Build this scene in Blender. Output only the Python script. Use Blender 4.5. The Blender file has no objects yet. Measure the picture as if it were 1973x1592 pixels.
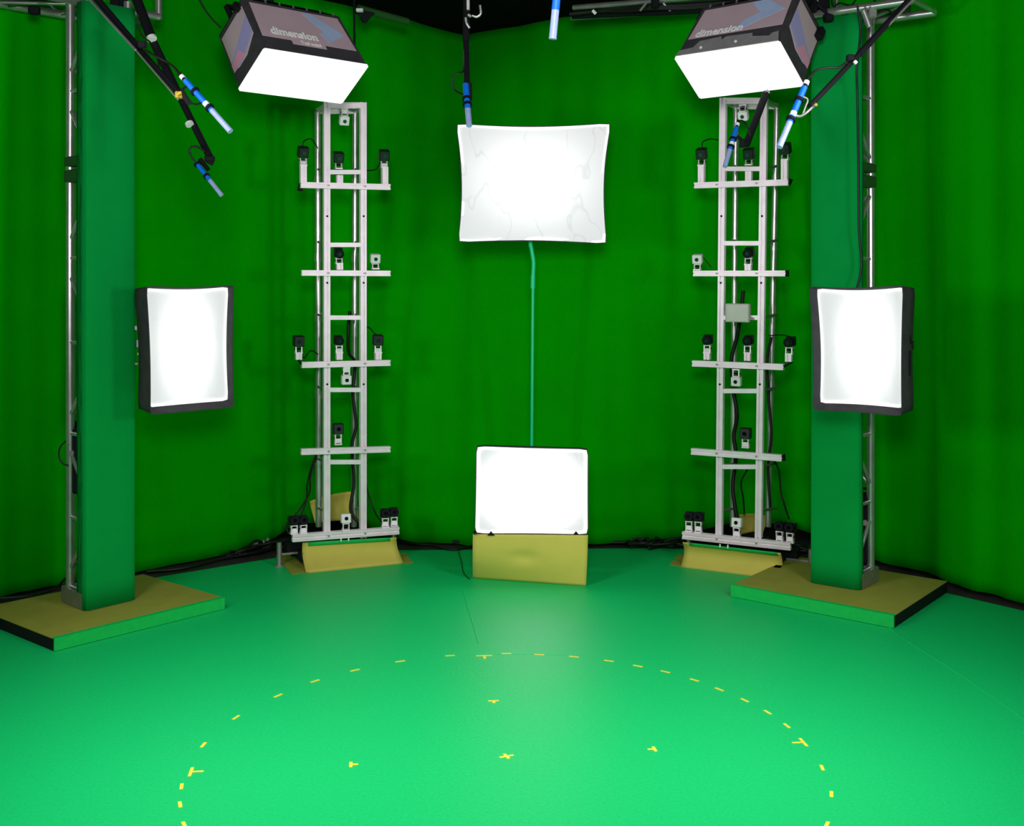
import bpy, math, random
from mathutils import Vector, Matrix
random.seed(7)
SC = bpy.context.scene
COL = SC.collection
V = Vector
# ------------------------------------------------------------------ camera
# 2 m eye height, level, looking along +Y; focal length 2250 px on a 1973 px wide frame
FPX, CX, HY, EYE = 2250.0, 986.5, 527.0, 2.0
cam_d = bpy.data.cameras.new('camera'); cam = bpy.data.objects.new('camera', cam_d); COL.objects.link(cam)
cam.location = (0, 0, EYE); cam.rotation_euler = (math.pi/2, 0, 0)
cam_d.sensor_width = 36; cam_d.lens = 36*FPX/1973; cam_d.shift_y = -(796-HY)/1973
cam_d.clip_end = 60
SC.camera = cam
# ------------------------------------------------------------------ world, exposure
w = bpy.data.worlds.new('world'); SC.world = w; w.use_nodes = True
w.node_tree.nodes['Background'].inputs[0].default_value = (.35, 1.0, .35, 1)
w.node_tree.nodes['Background'].inputs[1].default_value = 0.02
SC.view_settings.view_transform = 'Standard'; SC.view_settings.look = 'None'
SC.view_settings.gamma = 1; SC.view_settings.exposure = 0.0
SC.view_settings.use_curve_mapping = False
# ------------------------------------------------------------------ lamps of the stage outside the frame, plus one added fill light
def area(name, loc, target, sx, sy, power, spread=180, color=(1, 1, 1)):
    d = bpy.data.lights.new(name, 'AREA'); d.shape = 'RECTANGLE'; d.size = sx; d.size_y = sy
    d.energy = power; d.spread = math.radians(spread); d.color = color
    o = bpy.data.objects.new(name, d); COL.objects.link(o); o.location = loc
    o.rotation_euler = (V(target)-V(loc)).to_track_quat('-Z', 'Y').to_euler()
    return o
STAGE = (0, 4.83, 0)
area('overhead_lamp', (-2.3, 3.4, 3.7), (-.9, 4.7, 0), .8, .5, 26, 80)
area('overhead_lamp', (2.3, 3.4, 3.7), (.9, 4.7, 0), .8, .5, 26, 80)
area('overhead_lamp', (0, 1.4, 3.8), (0, 4.9, 0), .8, .5, 7, 100)
area('side_and_fill_lamp', (-2.9, 3.2, 2.2), (2.6, 7.4, 2.2), .6, .75, 27, 130)
area('side_and_fill_lamp', (2.9, 3.2, 2.2), (-2.6, 7.4, 2.2), .6, .75, 27, 130)
area('side_and_fill_lamp', (0, .2, 2.9), (0, 8.6, 4.5), .8, .8, 62, 100)  # added fill light above the camera, brightens the upper curtain and column tops

# ------------------------------------------------------------------ materials
def srgb(*c):
    return tuple(((v/255)/12.92 if v/255 <= .04045 else ((v/255+.055)/1.055)**2.4) for v in c)
def mat(name, col, rough=.6, metal=0, spec=.5, noise=0, nscale=20, bump=0, bscale=200, emit=None, sheen=0):
    m = bpy.data.materials.new(name); m.use_nodes = True
    nt = m.node_tree; b = nt.nodes['Principled BSDF']
    b.inputs['Base Color'].default_value = (*col, 1); b.inputs['Roughness'].default_value = rough
    b.inputs['Metallic'].default_value = metal; b.inputs['Specular IOR Level'].default_value = spec
    tc = nt.nodes.new('ShaderNodeTexCoord')
    if noise:
        n = nt.nodes.new('ShaderNodeTexNoise'); n.inputs['Scale'].default_value = nscale; n.inputs['Detail'].default_value = 4
        nt.links.new(tc.outputs['Object'], n.inputs['Vector'])
        r = nt.nodes.new('ShaderNodeMapRange'); r.inputs[1].default_value = .3; r.inputs[2].default_value = .7
        r.inputs[3].default_value = 1-noise; r.inputs[4].default_value = 1+noise
        nt.links.new(n.outputs['Fac'], r.inputs[0])
        mx = nt.nodes.new('ShaderNodeVectorMath'); mx.operation = 'SCALE'; mx.inputs[0].default_value = col
        nt.links.new(r.outputs[0], mx.inputs['Scale']); nt.links.new(mx.outputs[0], b.inputs['Base Color'])
    if bump:
        n = nt.nodes.new('ShaderNodeTexNoise'); n.inputs['Scale'].default_value = bscale
        nt.links.new(tc.outputs['Object'], n.inputs['Vector'])
        bp = nt.nodes.new('ShaderNodeBump'); bp.inputs['Strength'].default_value = bump; bp.inputs['Distance'].default_value = .01
        nt.links.new(n.outputs['Fac'], bp.inputs['Height']); nt.links.new(bp.outputs[0], b.inputs['Normal'])
    if emit:
        b.inputs['Emission Color'].default_value = (*emit[0], 1); b.inputs['Emission Strength'].default_value = emit[1]
    return m
M = {
 'curtain': mat('green_curtain_cloth', (.002, .38, .001), .95, spec=.0, noise=.05, nscale=3, bump=.15, bscale=60),
 'floor': mat('green_vinyl', (.004, .54, .142), .5, spec=.3, noise=.07, nscale=70, bump=.10, bscale=90),
 'concrete': mat('dark_concrete', (.03, .028, .025), .8, noise=.2),
 'cover': mat('green_cover_cloth', (.0, .32, .055), .85, spec=.1, noise=.03, nscale=6),
 'tape_green': mat('green_gaffer_tape', (.003, .50, .085), .6, spec=.3, noise=.06, nscale=30),
 'green_paint': mat('green_paint', (.002, .72, .30), .45, noise=.03),
 'dark_green': mat('dark_green_wrap', (.012, .10, .012), .8),
 'card': mat('olive_yellow_card', (.60, .52, .10), .8, spec=.15, noise=.03, nscale=10),
 'deck': mat('olive_deck_card', (.31, .31, .05), .85, spec=.1, noise=.06, nscale=8),
 'black': mat('black_matte', (.006, .006, .009), .75, spec=.2),
 'ceil': mat('black_canvas', (.004, .004, .006), .95, spec=.05),
 'black_gloss': mat('black_plastic', (.008, .008, .012), .4),
 'rubber': mat('black_cable', (.004, .004, .004), .55),
 'bluecable': mat('dark_blue_cable', (.004, .012, .02), .5),
 'alu': mat('aluminium_profile', (.95, .82, .90), .42, metal=.35, noise=.06, nscale=12),
 'truss': mat('truss_tube', (.62, .60, .60), .3, metal=.8, noise=.15, nscale=9),
 'steel': mat('dull_steel', (.35, .35, .33), .45, metal=.7, noise=.1),
 'white_body': mat('white_plastic', (.92, .90, .90), .5, noise=.03),
 'beige': mat('beige_plastic', (.74, .70, .66), .5, noise=.03),
 'lens': mat('lens_glass', (.004, .004, .01), .08, spec=.9),
 'blue': mat('bright_blue_foam', (.0, .16, .78), .5, noise=.08, nscale=40),
 'pale': mat('pale_blue_tube', (.33, .40, .72), .4, noise=.1, nscale=40),
 'yellow': mat('yellow_tape', (.80, .74, .06), .6, noise=.05),
 'brass': mat('yellow_brass', (.8, .5, .06), .35, metal=.6),
 'shell': mat('softbox_black_cloth', (.055, .052, .060), .8, spec=.15, noise=.15, nscale=15),
 'mauve': mat('mauve_print', (.60, .44, .50), .7, noise=.04, nscale=5),
 'lilac': mat('lilac_print', (.42, .37, .72), .7),
 'pink': mat('pink_print', (.80, .34, .50), .7),
 'arrow': mat('pale_blue_print', (.46, .58, .86), .6, noise=.1, nscale=6),
 'grey_flap': mat('grey_flap', (.27, .26, .27), .7, noise=.1),
 'white_cloth': mat('white_rim_cloth', (.8, .8, .8), .8, emit=((1, .98, .97), .75)),
 'letters': mat('white_letters', (.95, .95, .95), .6),
}
def diffuser_mat(name, hot, edge, rx, rz, off=(0, 0), crease=.25, p=2.2):
    m = bpy.data.materials.new(name); m.use_nodes = True; nt = m.node_tree; L = nt.links.new
    b = nt.nodes['Principled BSDF']; b.inputs['Base Color'].default_value = (.28, .28, .28, 1); b.inputs['Roughness'].default_value = .9
    tc = nt.nodes.new('ShaderNodeUVMap')
    s = nt.nodes.new('ShaderNodeVectorMath'); s.operation = 'SUBTRACT'; s.inputs[1].default_value = (.5+off[0], .5+off[1], 0)
    L(tc.outputs[0], s.inputs[0])
    d = nt.nodes.new('ShaderNodeVectorMath'); d.operation = 'DIVIDE'; d.inputs[1].default_value = (rx, rz, 1)
    L(s.outputs[0], d.inputs[0])
    ln = nt.nodes.new('ShaderNodeVectorMath'); ln.operation = 'LENGTH'; L(d.outputs[0], ln.inputs[0])
    pw = nt.nodes.new('ShaderNodeMath'); pw.operation = 'POWER'; pw.inputs[1].default_value = p; L(ln.outputs['Value'], pw.inputs[0])
    ng = nt.nodes.new('ShaderNodeMath'); ng.operation = 'MULTIPLY'; ng.inputs[1].default_value = -1; L(pw.outputs[0], ng.inputs[0])
    ex = nt.nodes.new('ShaderNodeMath'); ex.operation = 'EXPONENT'; L(ng.outputs[0], ex.inputs[0])
    # creases of the cloth: thin curved lines, denser towards the lower corners
    nz = nt.nodes.new('ShaderNodeTexNoise'); nz.inputs['Scale'].default_value = 2.2; nz.inputs['Detail'].default_value = 2
    mp = nt.nodes.new('ShaderNodeMapping'); mp.inputs['Scale'].default_value = (1.6, .8, 1); L(tc.outputs[0], mp.inputs[0]); L(mp.outputs[0], nz.inputs['Vector'])
    a1 = nt.nodes.new('ShaderNodeMath'); a1.operation = 'SUBTRACT'; a1.inputs[1].default_value = .5; L(nz.outputs['Fac'], a1.inputs[0])
    a2 = nt.nodes.new('ShaderNodeMath'); a2.operation = 'ABSOLUTE'; L(a1.outputs[0], a2.inputs[0])
    mr = nt.nodes.new('ShaderNodeMapRange'); mr.inputs[1].default_value = 0; mr.inputs[2].default_value = .012; mr.inputs[3].default_value = 1-crease; mr.inputs[4].default_value = 1
    L(a2.outputs[0], mr.inputs[0])
    hm = nt.nodes.new('ShaderNodeMath'); hm.operation = 'MULTIPLY_ADD'; hm.inputs[1].default_value = hot-edge; hm.inputs[2].default_value = edge; L(ex.outputs[0], hm.inputs[0])
    ml = nt.nodes.new('ShaderNodeMath'); ml.operation = 'MULTIPLY'; L(hm.outputs[0], ml.inputs[0]); L(mr.outputs[0], ml.inputs[1])
    b.inputs['Emission Color'].default_value = (.97, .985, 1, 1)
    L(ml.outputs[0], b.inputs['Emission Strength'])
    return m

# ------------------------------------------------------------------ geometry helpers
def ray(px, py, Y):                       # point on the sight line at distance Y (metres in front of the lens)
    return V(((px-CX)/FPX*Y, Y, EYE-(py-HY)/FPX*Y))
def onfloor(px, py, z=0.0):
    return ray(px, py, (EYE-z)*FPX/(py-HY))
def axes(d, up=V((0, 0, 1))):
    d = d.normalized()
    if abs(d.dot(up)) > .98: up = V((0, 1, 0))
    s = d.cross(up).normalized(); u = s.cross(d).normalized()
    return s, u, d
def smooth_path(pts, k=6):
    pts = [V(p) for p in pts]
    if len(pts) < 3: return pts
    out = []
    P = [pts[0]*2-pts[1]]+pts+[pts[-1]*2-pts[-2]]
    for i in range(1, len(P)-2):
        for j in range(k):
            t = j/k; a, b, c, d = P[i-1], P[i], P[i+1], P[i+2]
            out.append(.5*((2*b)+(c-a)*t+(2*a-5*b+4*c-d)*t*t+(3*b-a-3*c+d)*t**3))
    out.append(pts[-1]); return out
class MB:
    def __init__(s): s.v = []; s.f = []; s.sm = []; s.pr = []
    def add(s, vs, fs, smooth=False):
        s.pr.append(len(s.f)); b = len(s.v); s.v += [V(p) for p in vs]
        for f in fs: s.f.append([b+i for i in f]); s.sm.append(smooth)
        return s
    def box(s, c, size, ax=None, bev=.0):
        X, Y, Z = ax if ax else (V((1, 0, 0)), V((0, 1, 0)), V((0, 0, 1)))
        c = V(c); hx, hy, hz = [q/2 for q in size]
        if bev <= 0:
            vs = [c+X*hx*i+Y*hy*j+Z*hz*k for i in (-1, 1) for j in (-1, 1) for k in (-1, 1)]
            return s.add(vs, [(0, 1, 3, 2), (4, 6, 7, 5), (0, 4, 5, 1), (2, 3, 7, 6), (0, 2, 6, 4), (1, 5, 7, 3)])
        b = min(bev, hx*.9, hy*.9, hz*.9)
        # chamfered box: octagonal rings along Z
        def ring(ix, iy, z):
            q = [(-ix+b, -iy), (ix-b, -iy), (ix, -iy+b), (ix, iy-b), (ix-b, iy), (-ix+b, iy), (-ix, iy-b), (-ix, -iy+b)]
            return [c+X*a+Y*e+Z*z for a, e in q]
        def ring2(z):
            q = [(-hx+b, -hy+b), (hx-b, -hy+b), (hx-b, -hy+b), (hx-b, hy-b), (hx-b, hy-b), (-hx+b, hy-b), (-hx+b, hy-b), (-hx+b, -hy+b)]
            return [c+X*a+Y*e+Z*z for a, e in q]
        rings = [ring2(-hz), ring(hx, hy, -hz+b), ring(hx, hy, hz-b), ring2(hz)]
        vs = [p for r in rings for p in r]; fs = []
        for k in range(3):
            for i in range(8): fs.append((k*8+i, k*8+(i+1) % 8, (k+1)*8+(i+1) % 8, (k+1)*8+i))
        fs.append(tuple(range(7, -1, -1))); fs.append(tuple(range(24, 32)))
        return s.add(vs, fs)
    def extrude(s, poly, p0, p1, S, U, smooth=False, cap=True):
        n = len(poly); vs = [p0+S*a+U*b for a, b in poly]+[p1+S*a+U*b for a, b in poly]
        s.add(vs, [(i, (i+1) % n, n+(i+1) % n, n+i) for i in range(n)], smooth)
        if cap: s.add(vs, [tuple(range(n-1, -1, -1)), tuple(range(n, 2*n))])
        return s
    def beam(s, p0, p1, w_, h_, up=V((0, 0, 1))):
        p0, p1 = V(p0), V(p1); S, U, D = axes(p1-p0, up); a, b = w_/2, h_/2
        return s.extrude([(-a, -b), (a, -b), (a, b), (-a, b)], p0, p1, S, U)
    def slot(s, p0, p1, w_, h_, up=V((0, 0, 1))):      # slotted aluminium extrusion
        p0, p1 = V(p0), V(p1); S, U, D = axes(p1-p0, up); a, b = w_/2, h_/2; g = .006; k = .010
        poly = [(-a, -b), (-g, -b), (-g, -b+k), (g, -b+k), (g, -b), (a, -b), (a, -g), (a-k, -g), (a-k, g), (a, g), (a, b), (g, b), (g, b-k), (-g, b-k), (-g, b), (-a, b), (-a, g), (-a+k, g), (-a+k, -g), (-a, -g)]
        return s.extrude(poly, p0, p1, S, U)
    def tube(s, p0, p1, r, n=12, r1=None, cap=True):
        p0, p1 = V(p0), V(p1); S, U, D = axes(p1-p0); r1 = r if r1 is None else r1
        c = [(math.cos(2*math.pi*i/n), math.sin(2*math.pi*i/n)) for i in range(n)]
        vs = [p0+(S*a+U*b)*r for a, b in c]+[p1+(S*a+U*b)*r1 for a, b in c]
        s.add(vs, [(i, (i+1) % n, n+(i+1) % n, n+i) for i in range(n)], True)
        if cap: s.add(vs, [tuple(range(n-1, -1, -1)), tuple(range(n, 2*n))])
        return s
    def path(s, pts, r, n=6, k=6):
        pts = smooth_path(pts, k); rings = []
        S = None
        for i, p in enumerate(pts):
            d = (pts[min(i+1, len(pts)-1)]-pts[max(i-1, 0)])
            if S is None: S, U, D = axes(d)
            else:
                D = d.normalized(); S = (S-D*S.dot(D)).normalized(); U = S.cross(D).normalized()
            rings.append([p+(S*math.cos(2*math.pi*j/n)+U*math.sin(2*math.pi*j/n))*r for j in range(n)])
        vs = [q for rg in rings for q in rg]
        fs = [(i*n+j, i*n+(j+1) % n, (i+1)*n+(j+1) % n, (i+1)*n+j) for i in range(len(rings)-1) for j in range(n)]
        s.add(vs, fs, True); m = len(rings)-1
        return s.add([*rings[0], *rings[m]], [tuple(range(n)), tuple(range(n, 2*n))])
    def poly(s, pts): return s.add(pts, [tuple(range(len(pts)))])
    def plate(s, pts, vec):                              # polygon with a thickness
        n = len(pts); pts = [V(p) for p in pts]; vec = V(vec)
        s.add(pts+[p+vec for p in pts], [tuple(range(n)), tuple(range(2*n-1, n-1, -1))]+[(i, (i+1) % n, n+(i+1) % n, n+i) for i in range(n)])
        return s
    def grid(s, fn, nu, nv, thick=None, smooth=True):
        g = [fn(i/nu, j/nv) for j in range(nv+1) for i in range(nu+1)]
        b = len(s.v); W = nu+1
        fs = [(j*W+i, j*W+i+1, (j+1)*W+i+1, (j+1)*W+i) for j in range(nv) for i in range(nu)]
        s.add(g, fs, smooth)
        if thick:
            t = V(thick); s.add([p+t for p in g], [tuple(reversed(f)) for f in fs], smooth)
            k = W*(nv+1)
            bd = [i for i in range(W)]+[j*W+nu for j in range(1, nv+1)]+[nv*W+i for i in range(nu-1, -1, -1)]+[j*W for j in range(nv-1, 0, -1)]
            fs2 = [(b+bd[i], b+k+bd[i], b+k+bd[(i+1) % len(bd)], b+bd[(i+1) % len(bd)]) for i in range(len(bd))]
            for f in fs2: s.f.append(list(f)); s.sm.append(False)
        return s
    def build(s, name, m, parent=None, uvs=None, bevel=0):
        off = V((0, 0, 0)); p = parent
        while p is not None: off += V(p.location); p = p.parent
        me = bpy.data.meshes.new(name); me.from_pydata([tuple(q-off) for q in s.v], [], s.f); me.update()
        me.polygons.foreach_set('use_smooth', s.sm)
        import bmesh
        bm = bmesh.new(); bm.from_mesh(me); bmesh.ops.recalc_face_normals(bm, faces=bm.faces); bm.to_mesh(me); bm.free()
        if uvs:
            uvl = me.uv_layers.new(name='UVMap')
            for lp in me.loops: uvl.data[lp.index].uv = uvs[lp.vertex_index]
        me.materials.append(M[m] if isinstance(m, str) else m)
        o = bpy.data.objects.new(name, me); COL.objects.link(o)
        if parent is not None: o.parent = parent
        return o
def tag(o, label=None, cat=None, group=None, kind=None):
    if label: o['label'] = label
    if cat: o['category'] = cat
    if group: o['group'] = group
    if kind: o['kind'] = kind
    return o
def thing(name, loc, label, cat, group=None):
    o = bpy.data.objects.new(name, None); COL.objects.link(o); o.location = loc; o.empty_display_size = .1
    return tag(o, label, cat, group)
def pieces(mb):
    """groups the primitives of a builder into pieces that touch one another"""
    pr = [i for i in mb.pr]+[len(mb.f)]; prim = []
    for a, b in zip(pr, pr[1:]):
        if b <= a: continue
        idx = sorted({i for f in mb.f[a:b] for i in f})
        lo = [min(mb.v[i][k] for i in idx)-.002 for k in range(3)]; hi = [max(mb.v[i][k] for i in idx)+.002 for k in range(3)]
        prim.append([a, b, lo, hi])
    grp = list(range(len(prim)))
    def root_(i):
        while grp[i] != i: i = grp[i]
        return i
    for i in range(len(prim)):
        for j in range(i):
            if all(prim[i][2][k] <= prim[j][3][k] and prim[j][2][k] <= prim[i][3][k] for k in range(3)): grp[root_(i)] = root_(j)
    sets = {}
    for i in range(len(prim)): sets.setdefault(root_(i), []).append(prim[i])
    out = []
    for ps in sets.values():
        n = MB(); mp = {}
        for a, b, lo, hi in ps:
            for fi in range(a, b):
                f = []
                for i in mb.f[fi]:
                    if i not in mp: mp[i] = len(n.v); n.v.append(mb.v[i])
                    f.append(mp[i])
                n.f.append(f); n.sm.append(mb.sm[fi])
        out.append(n)
    return out
def part(name, mb, m, parent, label=None):
    o = None
    for q in (pieces(mb) if name not in ('lettering', 'shell') else [mb]):
        p = q.build(name, m, parent)
        if label: p['label'] = label
        o = o or p
    return o

# ================================================================== THE SETTING
def struct(name, mb, m): return tag(mb.build(name, m), kind='structure')
struct('floor', MB().box((0, 4.5, -.12), (13, 15, .2)), 'concrete')
# green stage floor sheet, its back edge stops short of the curtain
edge = [(-4.4, -2), (-4.4, 5.4), (-3.75, 6.3), (-3.3, 6.9), (-2.75, 7.36), (-2.29, 7.72), (-1.635, 8.235), (-1.2, 8.42), (.5, 8.48), (1.1, 8.5), (1.5, 8.42), (1.95, 8.25), (2.6, 7.45), (3.05, 6.9), (3.6, 6.1), (4.4, 5.2), (4.4, -2)]
struct('floor', MB().plate([(x, y, 0) for x, y in reversed(edge)], (0, 0, -.02)), 'floor')
struct('wall_back', MB().box((0, 12.1, 2.3), (13, .2, 4.9)), 'black')
struct('wall_left', MB().box((-6.4, 4.5, 2.3), (.2, 15.2, 4.9)), 'black')
struct('wall_right', MB().box((6.4, 4.5, 2.3), (.2, 15.2, 4.9)), 'black')
CORN = V((-.4, 10.3, 0)); DL = V((-.622, -.783, 0)); DR = V((.727, -.686, 0)); CZ = 4.1
a_ = CORN+DL*9.5; b_ = CORN+DR*9.5
struct('ceiling', MB().plate([(CORN.x, CORN.y, CZ), (a_.x, a_.y, CZ), ((a_+DR*9.5).x, (a_+DR*9.5).y, CZ), (b_.x, b_.y, CZ)], (0, 0, .12)), 'ceil')

# curtain: bottom follows the rounded stage, top follows the square roof frame
BOT = [(-4.15, 4.6), (-3.85, 5.8), (-3.17, 7.22), (-2.46, 7.83), (-1.98, 8.3), (-1.62, 8.72), (-1.25, 8.82), (-.85, 8.72), (-.4, 8.6), (0, 8.58), (.7, 8.6), (1.25, 8.75), (1.75, 8.85), (2.2, 8.55), (2.5, 8.0), (2.83, 7.55), (2.9, 7.25), (3.09, 7.0), (3.7, 6.1), (4.1, 4.8)]
BOT = sorted((x/y, y) for x, y in BOT)
def interp(tab, a):
    if a <= tab[0][0]: return tab[0][1]
    for (a0, y0), (a1, y1) in zip(tab, tab[1:]):
        if a <= a1:
            t = (a-a0)/(a1-a0); return y0+(y1-y0)*t
    return tab[-1][1]
def botY(a):
    return sum(interp(BOT, a+k*.006) for k in range(-2, 3))/5
def topY(a):
    if a < CORN.x/CORN.y: t = (a*CORN.y-CORN.x)/(DL.x-a*DL.y); return CORN.y+DL.y*t
    t = (a*CORN.y-CORN.x)/(DR.x-a*DR.y); return CORN.y+DR.y*t
HEM = [(-.8, .01), (-.46, .012), (-.30, .005), (-.24, .012), (-.205, .05), (-.185, .12), (-.14, .15), (-.105, .04), (-.08, .0), (-.02, .0), (.1, .012), (.14, .02), (.155, .06), (.19, .12), (.23, .13), (.27, .08), (.33, .02), (.8, .01)]
TOPPX = [(-.0388, 68), (.042, 32), (.07, 29), (.078, 26), (.098, 27), (.118, 21), (.14, 22), (.18, 14), (.24, -25), (.3, -120)]
def topz(a):
    if a < -.0388: return CZ
    return min(CZ, EYE+(HY-interp(TOPPX, a))/FPX*topY(a))
def pleat(a, h):
    # soft vertical folds, deeper in some stretches
    amp = .010+.016*max(0, math.sin(a*9.1+1.7))+(.020 if a < -.37 or a > .31 else 0)
    q = math.sin(a*61+1.3*math.sin(a*17))+.6*math.sin(a*107+2+.4*math.sin(a*31))+.25*math.sin(a*233)
    q2 = math.sin(a*23+.8)
    return amp*q+.03*q2*(.4+.6*h)
def curtain_fn(u, v):
    a = -.80+1.58*u
    zb = interp(HEM, a); zt = topz(a); h = v
    z = zb+(zt-zb)*h
    yb, yt = botY(a), topY(a); k = h**2.2
    Y = yb+(yt-yb)*k+pleat(a, h)
    # hem swell: a horizontal gather a little above the floor
    Y -= .03*math.exp(-((z-.22-.05*math.sin(a*14))/.05)**2)*(1 if abs(a) < .34 else .3)
    return V((a*Y, Y, z))
cur = MB().grid(curtain_fn, 620, 46, thick=(0, .006, 0)).build('green_curtain', 'curtain')
tag(cur, 'tall chroma green curtain hanging in soft folds all round the back of the stage', 'curtain')
# tension folds near the top left gather
# ================================================================== OVERHEAD STRUCTURE
def box_truss(root, A0, A1, side, z0, z1, name_ch='chord', rt=.025, rb=.012, step=.45, m='truss', cross=True):
    A0, A1, side = V(A0), V(A1), V(side); L = (A1-A0).length; d = (A1-A0)/L
    for o_, z in ((V((0, 0, 0)), z0), (side, z0), (V((0, 0, 0)), z1), (side, z1)):
        p = A0+o_; q = A1+o_
        part(name_ch, MB().tube((p.x, p.y, z), (q.x, q.y, z), rt), m, root)
    br = MB(); n = max(1, round(L/step))
    for i in range(n):
        p = A0+d*(L*i/n); q = A0+d*(L*(i+1)/n)
        if i % 2: p, q = q, p
        br.tube((p.x, p.y, z0), (q.x, q.y, z1), rb, 8)
        r, s_ = p+side, q+side
        br.tube((r.x, r.y, z0), (s_.x, s_.y, z1), rb, 8)
        br.tube((p.x, p.y, z0), (s_.x, s_.y, z0), rb, 8)
        for t in (p, q):
            br.tube((t.x, t.y, z0), (t.x+side.x, t.y+side.y, z0), rb, 8)
            br.tube((t.x, t.y, z0), (t.x, t.y, z1), rb, 8)
    part('brace', br, m, root)
def flat(p): return V((p[0], p[1], 0))

# left and right horizontal roof trusses crossing over the columns
dl = V((.66, .75, 0)).normalized(); dr = V((.79, -.62, 0)).normalized()
r = thing('roof_truss', (-2.6, 6.9, 3.6), 'silver box truss crossing above the left green column, cut by the top left frame edge', 'truss', 'roof trusses above the columns')
e = V((-2.2, 7.27, 0)); box_truss(r, e-dl*2.2, e, V((-.30, .27, 0)), 3.6, 3.95)
part('end_frame', MB().tube((e.x, e.y, 3.58), (e.x, e.y, 3.97), .022).tube((e.x-.3, e.y+.27, 3.58), (e.x-.3, e.y+.27, 3.97), .022), 'truss', r)
part('clamp', MB().box(ray(222, 4, 6.95), (.05, .05, .10), bev=.008).tube(ray(228, 12, 6.95), ray(228, 36, 6.95), .014), 'black', r)
part('clamp', MB().box(ray(238, 8, 6.95), (.05, .05, .06), bev=.008).tube(ray(240, 3, 6.95), ray(246, 22, 6.95), .012), 'black', r)
part('clamp', MB().box(ray(66, 20, 6.8), (.06, .05, .05), bev=.008), 'black', r)
part('cloth_wrap', MB().beam(ray(15, -4, 6.9), ray(105, -8, 7.1), .05, .10), 'dark_green', r, 'dark green cloth wrapped round the truss')
r2 = thing('roof_truss', (2.2, 7.1, 3.6), 'silver box truss crossing above the right green column, tangled with clamps', 'truss', 'roof trusses above the columns')
e = V((1.62, 7.41, 0)); box_truss(r2, e, e+dr*.92, V((.25, .31, 0)), 3.6, 3.95)
part('clamp', MB().box(ray(1586, 12, 7.3), (.07, .06, .09), bev=.008).box(ray(1578, 26, 7.3), (.05, .05, .06), bev=.008).tube(ray(1590, 20, 7.25), ray(1596, 40, 7.25), .012), 'black', r2)
part('clamp', MB().box(ray(1570, 4, 7.3), (.04, .05, .04), bev=.004).box(ray(1583, 21, 7.2), (.025, .02, .03), bev=.003), 'steel', r2)
part('clamp', MB().box(ray(1680, 24, 7.0), (.05, .06, .08), bev=.008).tube(ray(1664, 20, 7.0), ray(1676, 52, 7.0), .02), 'steel', r2)
part('clamp', MB().box(ray(1566, 14, 7.15), (.05, .05, .06), bev=.008).box(ray(1596, 34, 7.15), (.06, .05, .05), bev=.01).tube(ray(1560, -5, 7.15), ray(1600, 30, 7.15), .014), 'black', r2)
part('strap', MB().path([ray(1600, -8, 7.1), ray(1606, 12, 7.1), ray(1618, 6, 7.1), ray(1640, 10, 7.1), ray(1652, -6, 7.1)], .006), 'black', r2)
part('strap', MB().path([ray(1684, -8, 7.0), ray(1690, 14, 7.0), ray(1712, 20, 7.0), ray(1722, 30, 7.0)], .006), 'black', r2)
part('end_frame', MB().tube((e.x, e.y, 3.58), (e.x, e.y, 3.97), .022).tube((e.x+.25, e.y+.31, 3.58), (e.x+.25, e.y+.31, 3.97), .022), 'truss', r2)
part('cloth_wrap', MB().beam(ray(1690, 14, 7.3), ray(1750, 20, 7.3), .10, .05), 'dark_green', r2, 'dark green cloth wrapped round the truss')

# back right truss with black cable bundle
r = thing('lighting_truss', ray(1240, 10, 8.3), 'silver truss loaded with black cables along the top of the back curtain', 'truss')
p0, p1 = ray(1105, 20, 8.5), ray(1440, -2, 7.75)
sd = V((0, .25, 0))
part('chord', MB().tube(p0+V((0, 0, .02)), p1+V((0, 0, .04)), .02), 'truss', r)
part('chord', MB().tube(p0+sd, p1+sd, .02), 'truss', r)
part('chord', MB().tube(p0+V((0, .12, -.02)), p1+V((0, .12, -.04)), .018), 'black', r)
br = MB()
for (x0, x1) in ((1245, 1233), (1278, 1292), (1368, 1356), (1400, 1412)):
    br.tube(ray(x0, 6, 8.1), ray(x1, 21, 8.1), .010, 8)
part('brace', br, 'steel', r)
cb = MB()
for k in range(6):
    cb.path([ray(1098+8*k, 27-k, 8.5), ray(1160, 21-k*.6, 8.4), ray(1215, 20-k*1.4, 8.25), ray(1255, 16-k*.8, 8.15), ray(1320, 16-k*1.3, 8.05), ray(1400, 10-k*1.2, 7.9), ray(1440, 6-k, 7.8)], .016, 6, 4)
tag(cb.build('cable_bundle', 'rubber'), 'bundle of black cables sagging under the truss above the back curtain', 'cable', kind='stuff')
part('clamp', MB().tube(ray(1142, 20, 8.35), ray(1148, 27, 8.35), .012), 'white_body', r)
part('clamp', MB().box(ray(1262, 2, 8.1), (.05, .06, .10), bev=.008), 'black', r)
# back left pipe and black gather at the curtain head
r = thing('curtain_pipe', ray(720, 20, 8.6), 'dark curtain rail pipe at the head of the curtain left of the roof corner', 'curtain rail')
part('pipe', MB().tube(ray(690, 16, 8.45), ray(785, 42, 8.75), .028), 'dark_green', r)
part('clamp', MB().box(ray(693, 20, 8.4), (.05, .04, .025), bev=.004), 'white_body', r)
part('gather', MB().plate([ray(682, 16, 8.4), ray(722, 24, 8.45), ray(716, 30, 8.45), ray(704, 44, 8.45), ray(697, 42, 8.45), ray(690, 28, 8.42), ray(682, 24, 8.4)], (0, .02, 0)), 'black', r)
tag(MB().tube(ray(682, -30, 8.2), ray(683, 100, 8.2), .008, 8).build('hanging_strap', 'black'), 'thin black strap hanging behind the left overhead softbox', 'strap')

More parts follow.
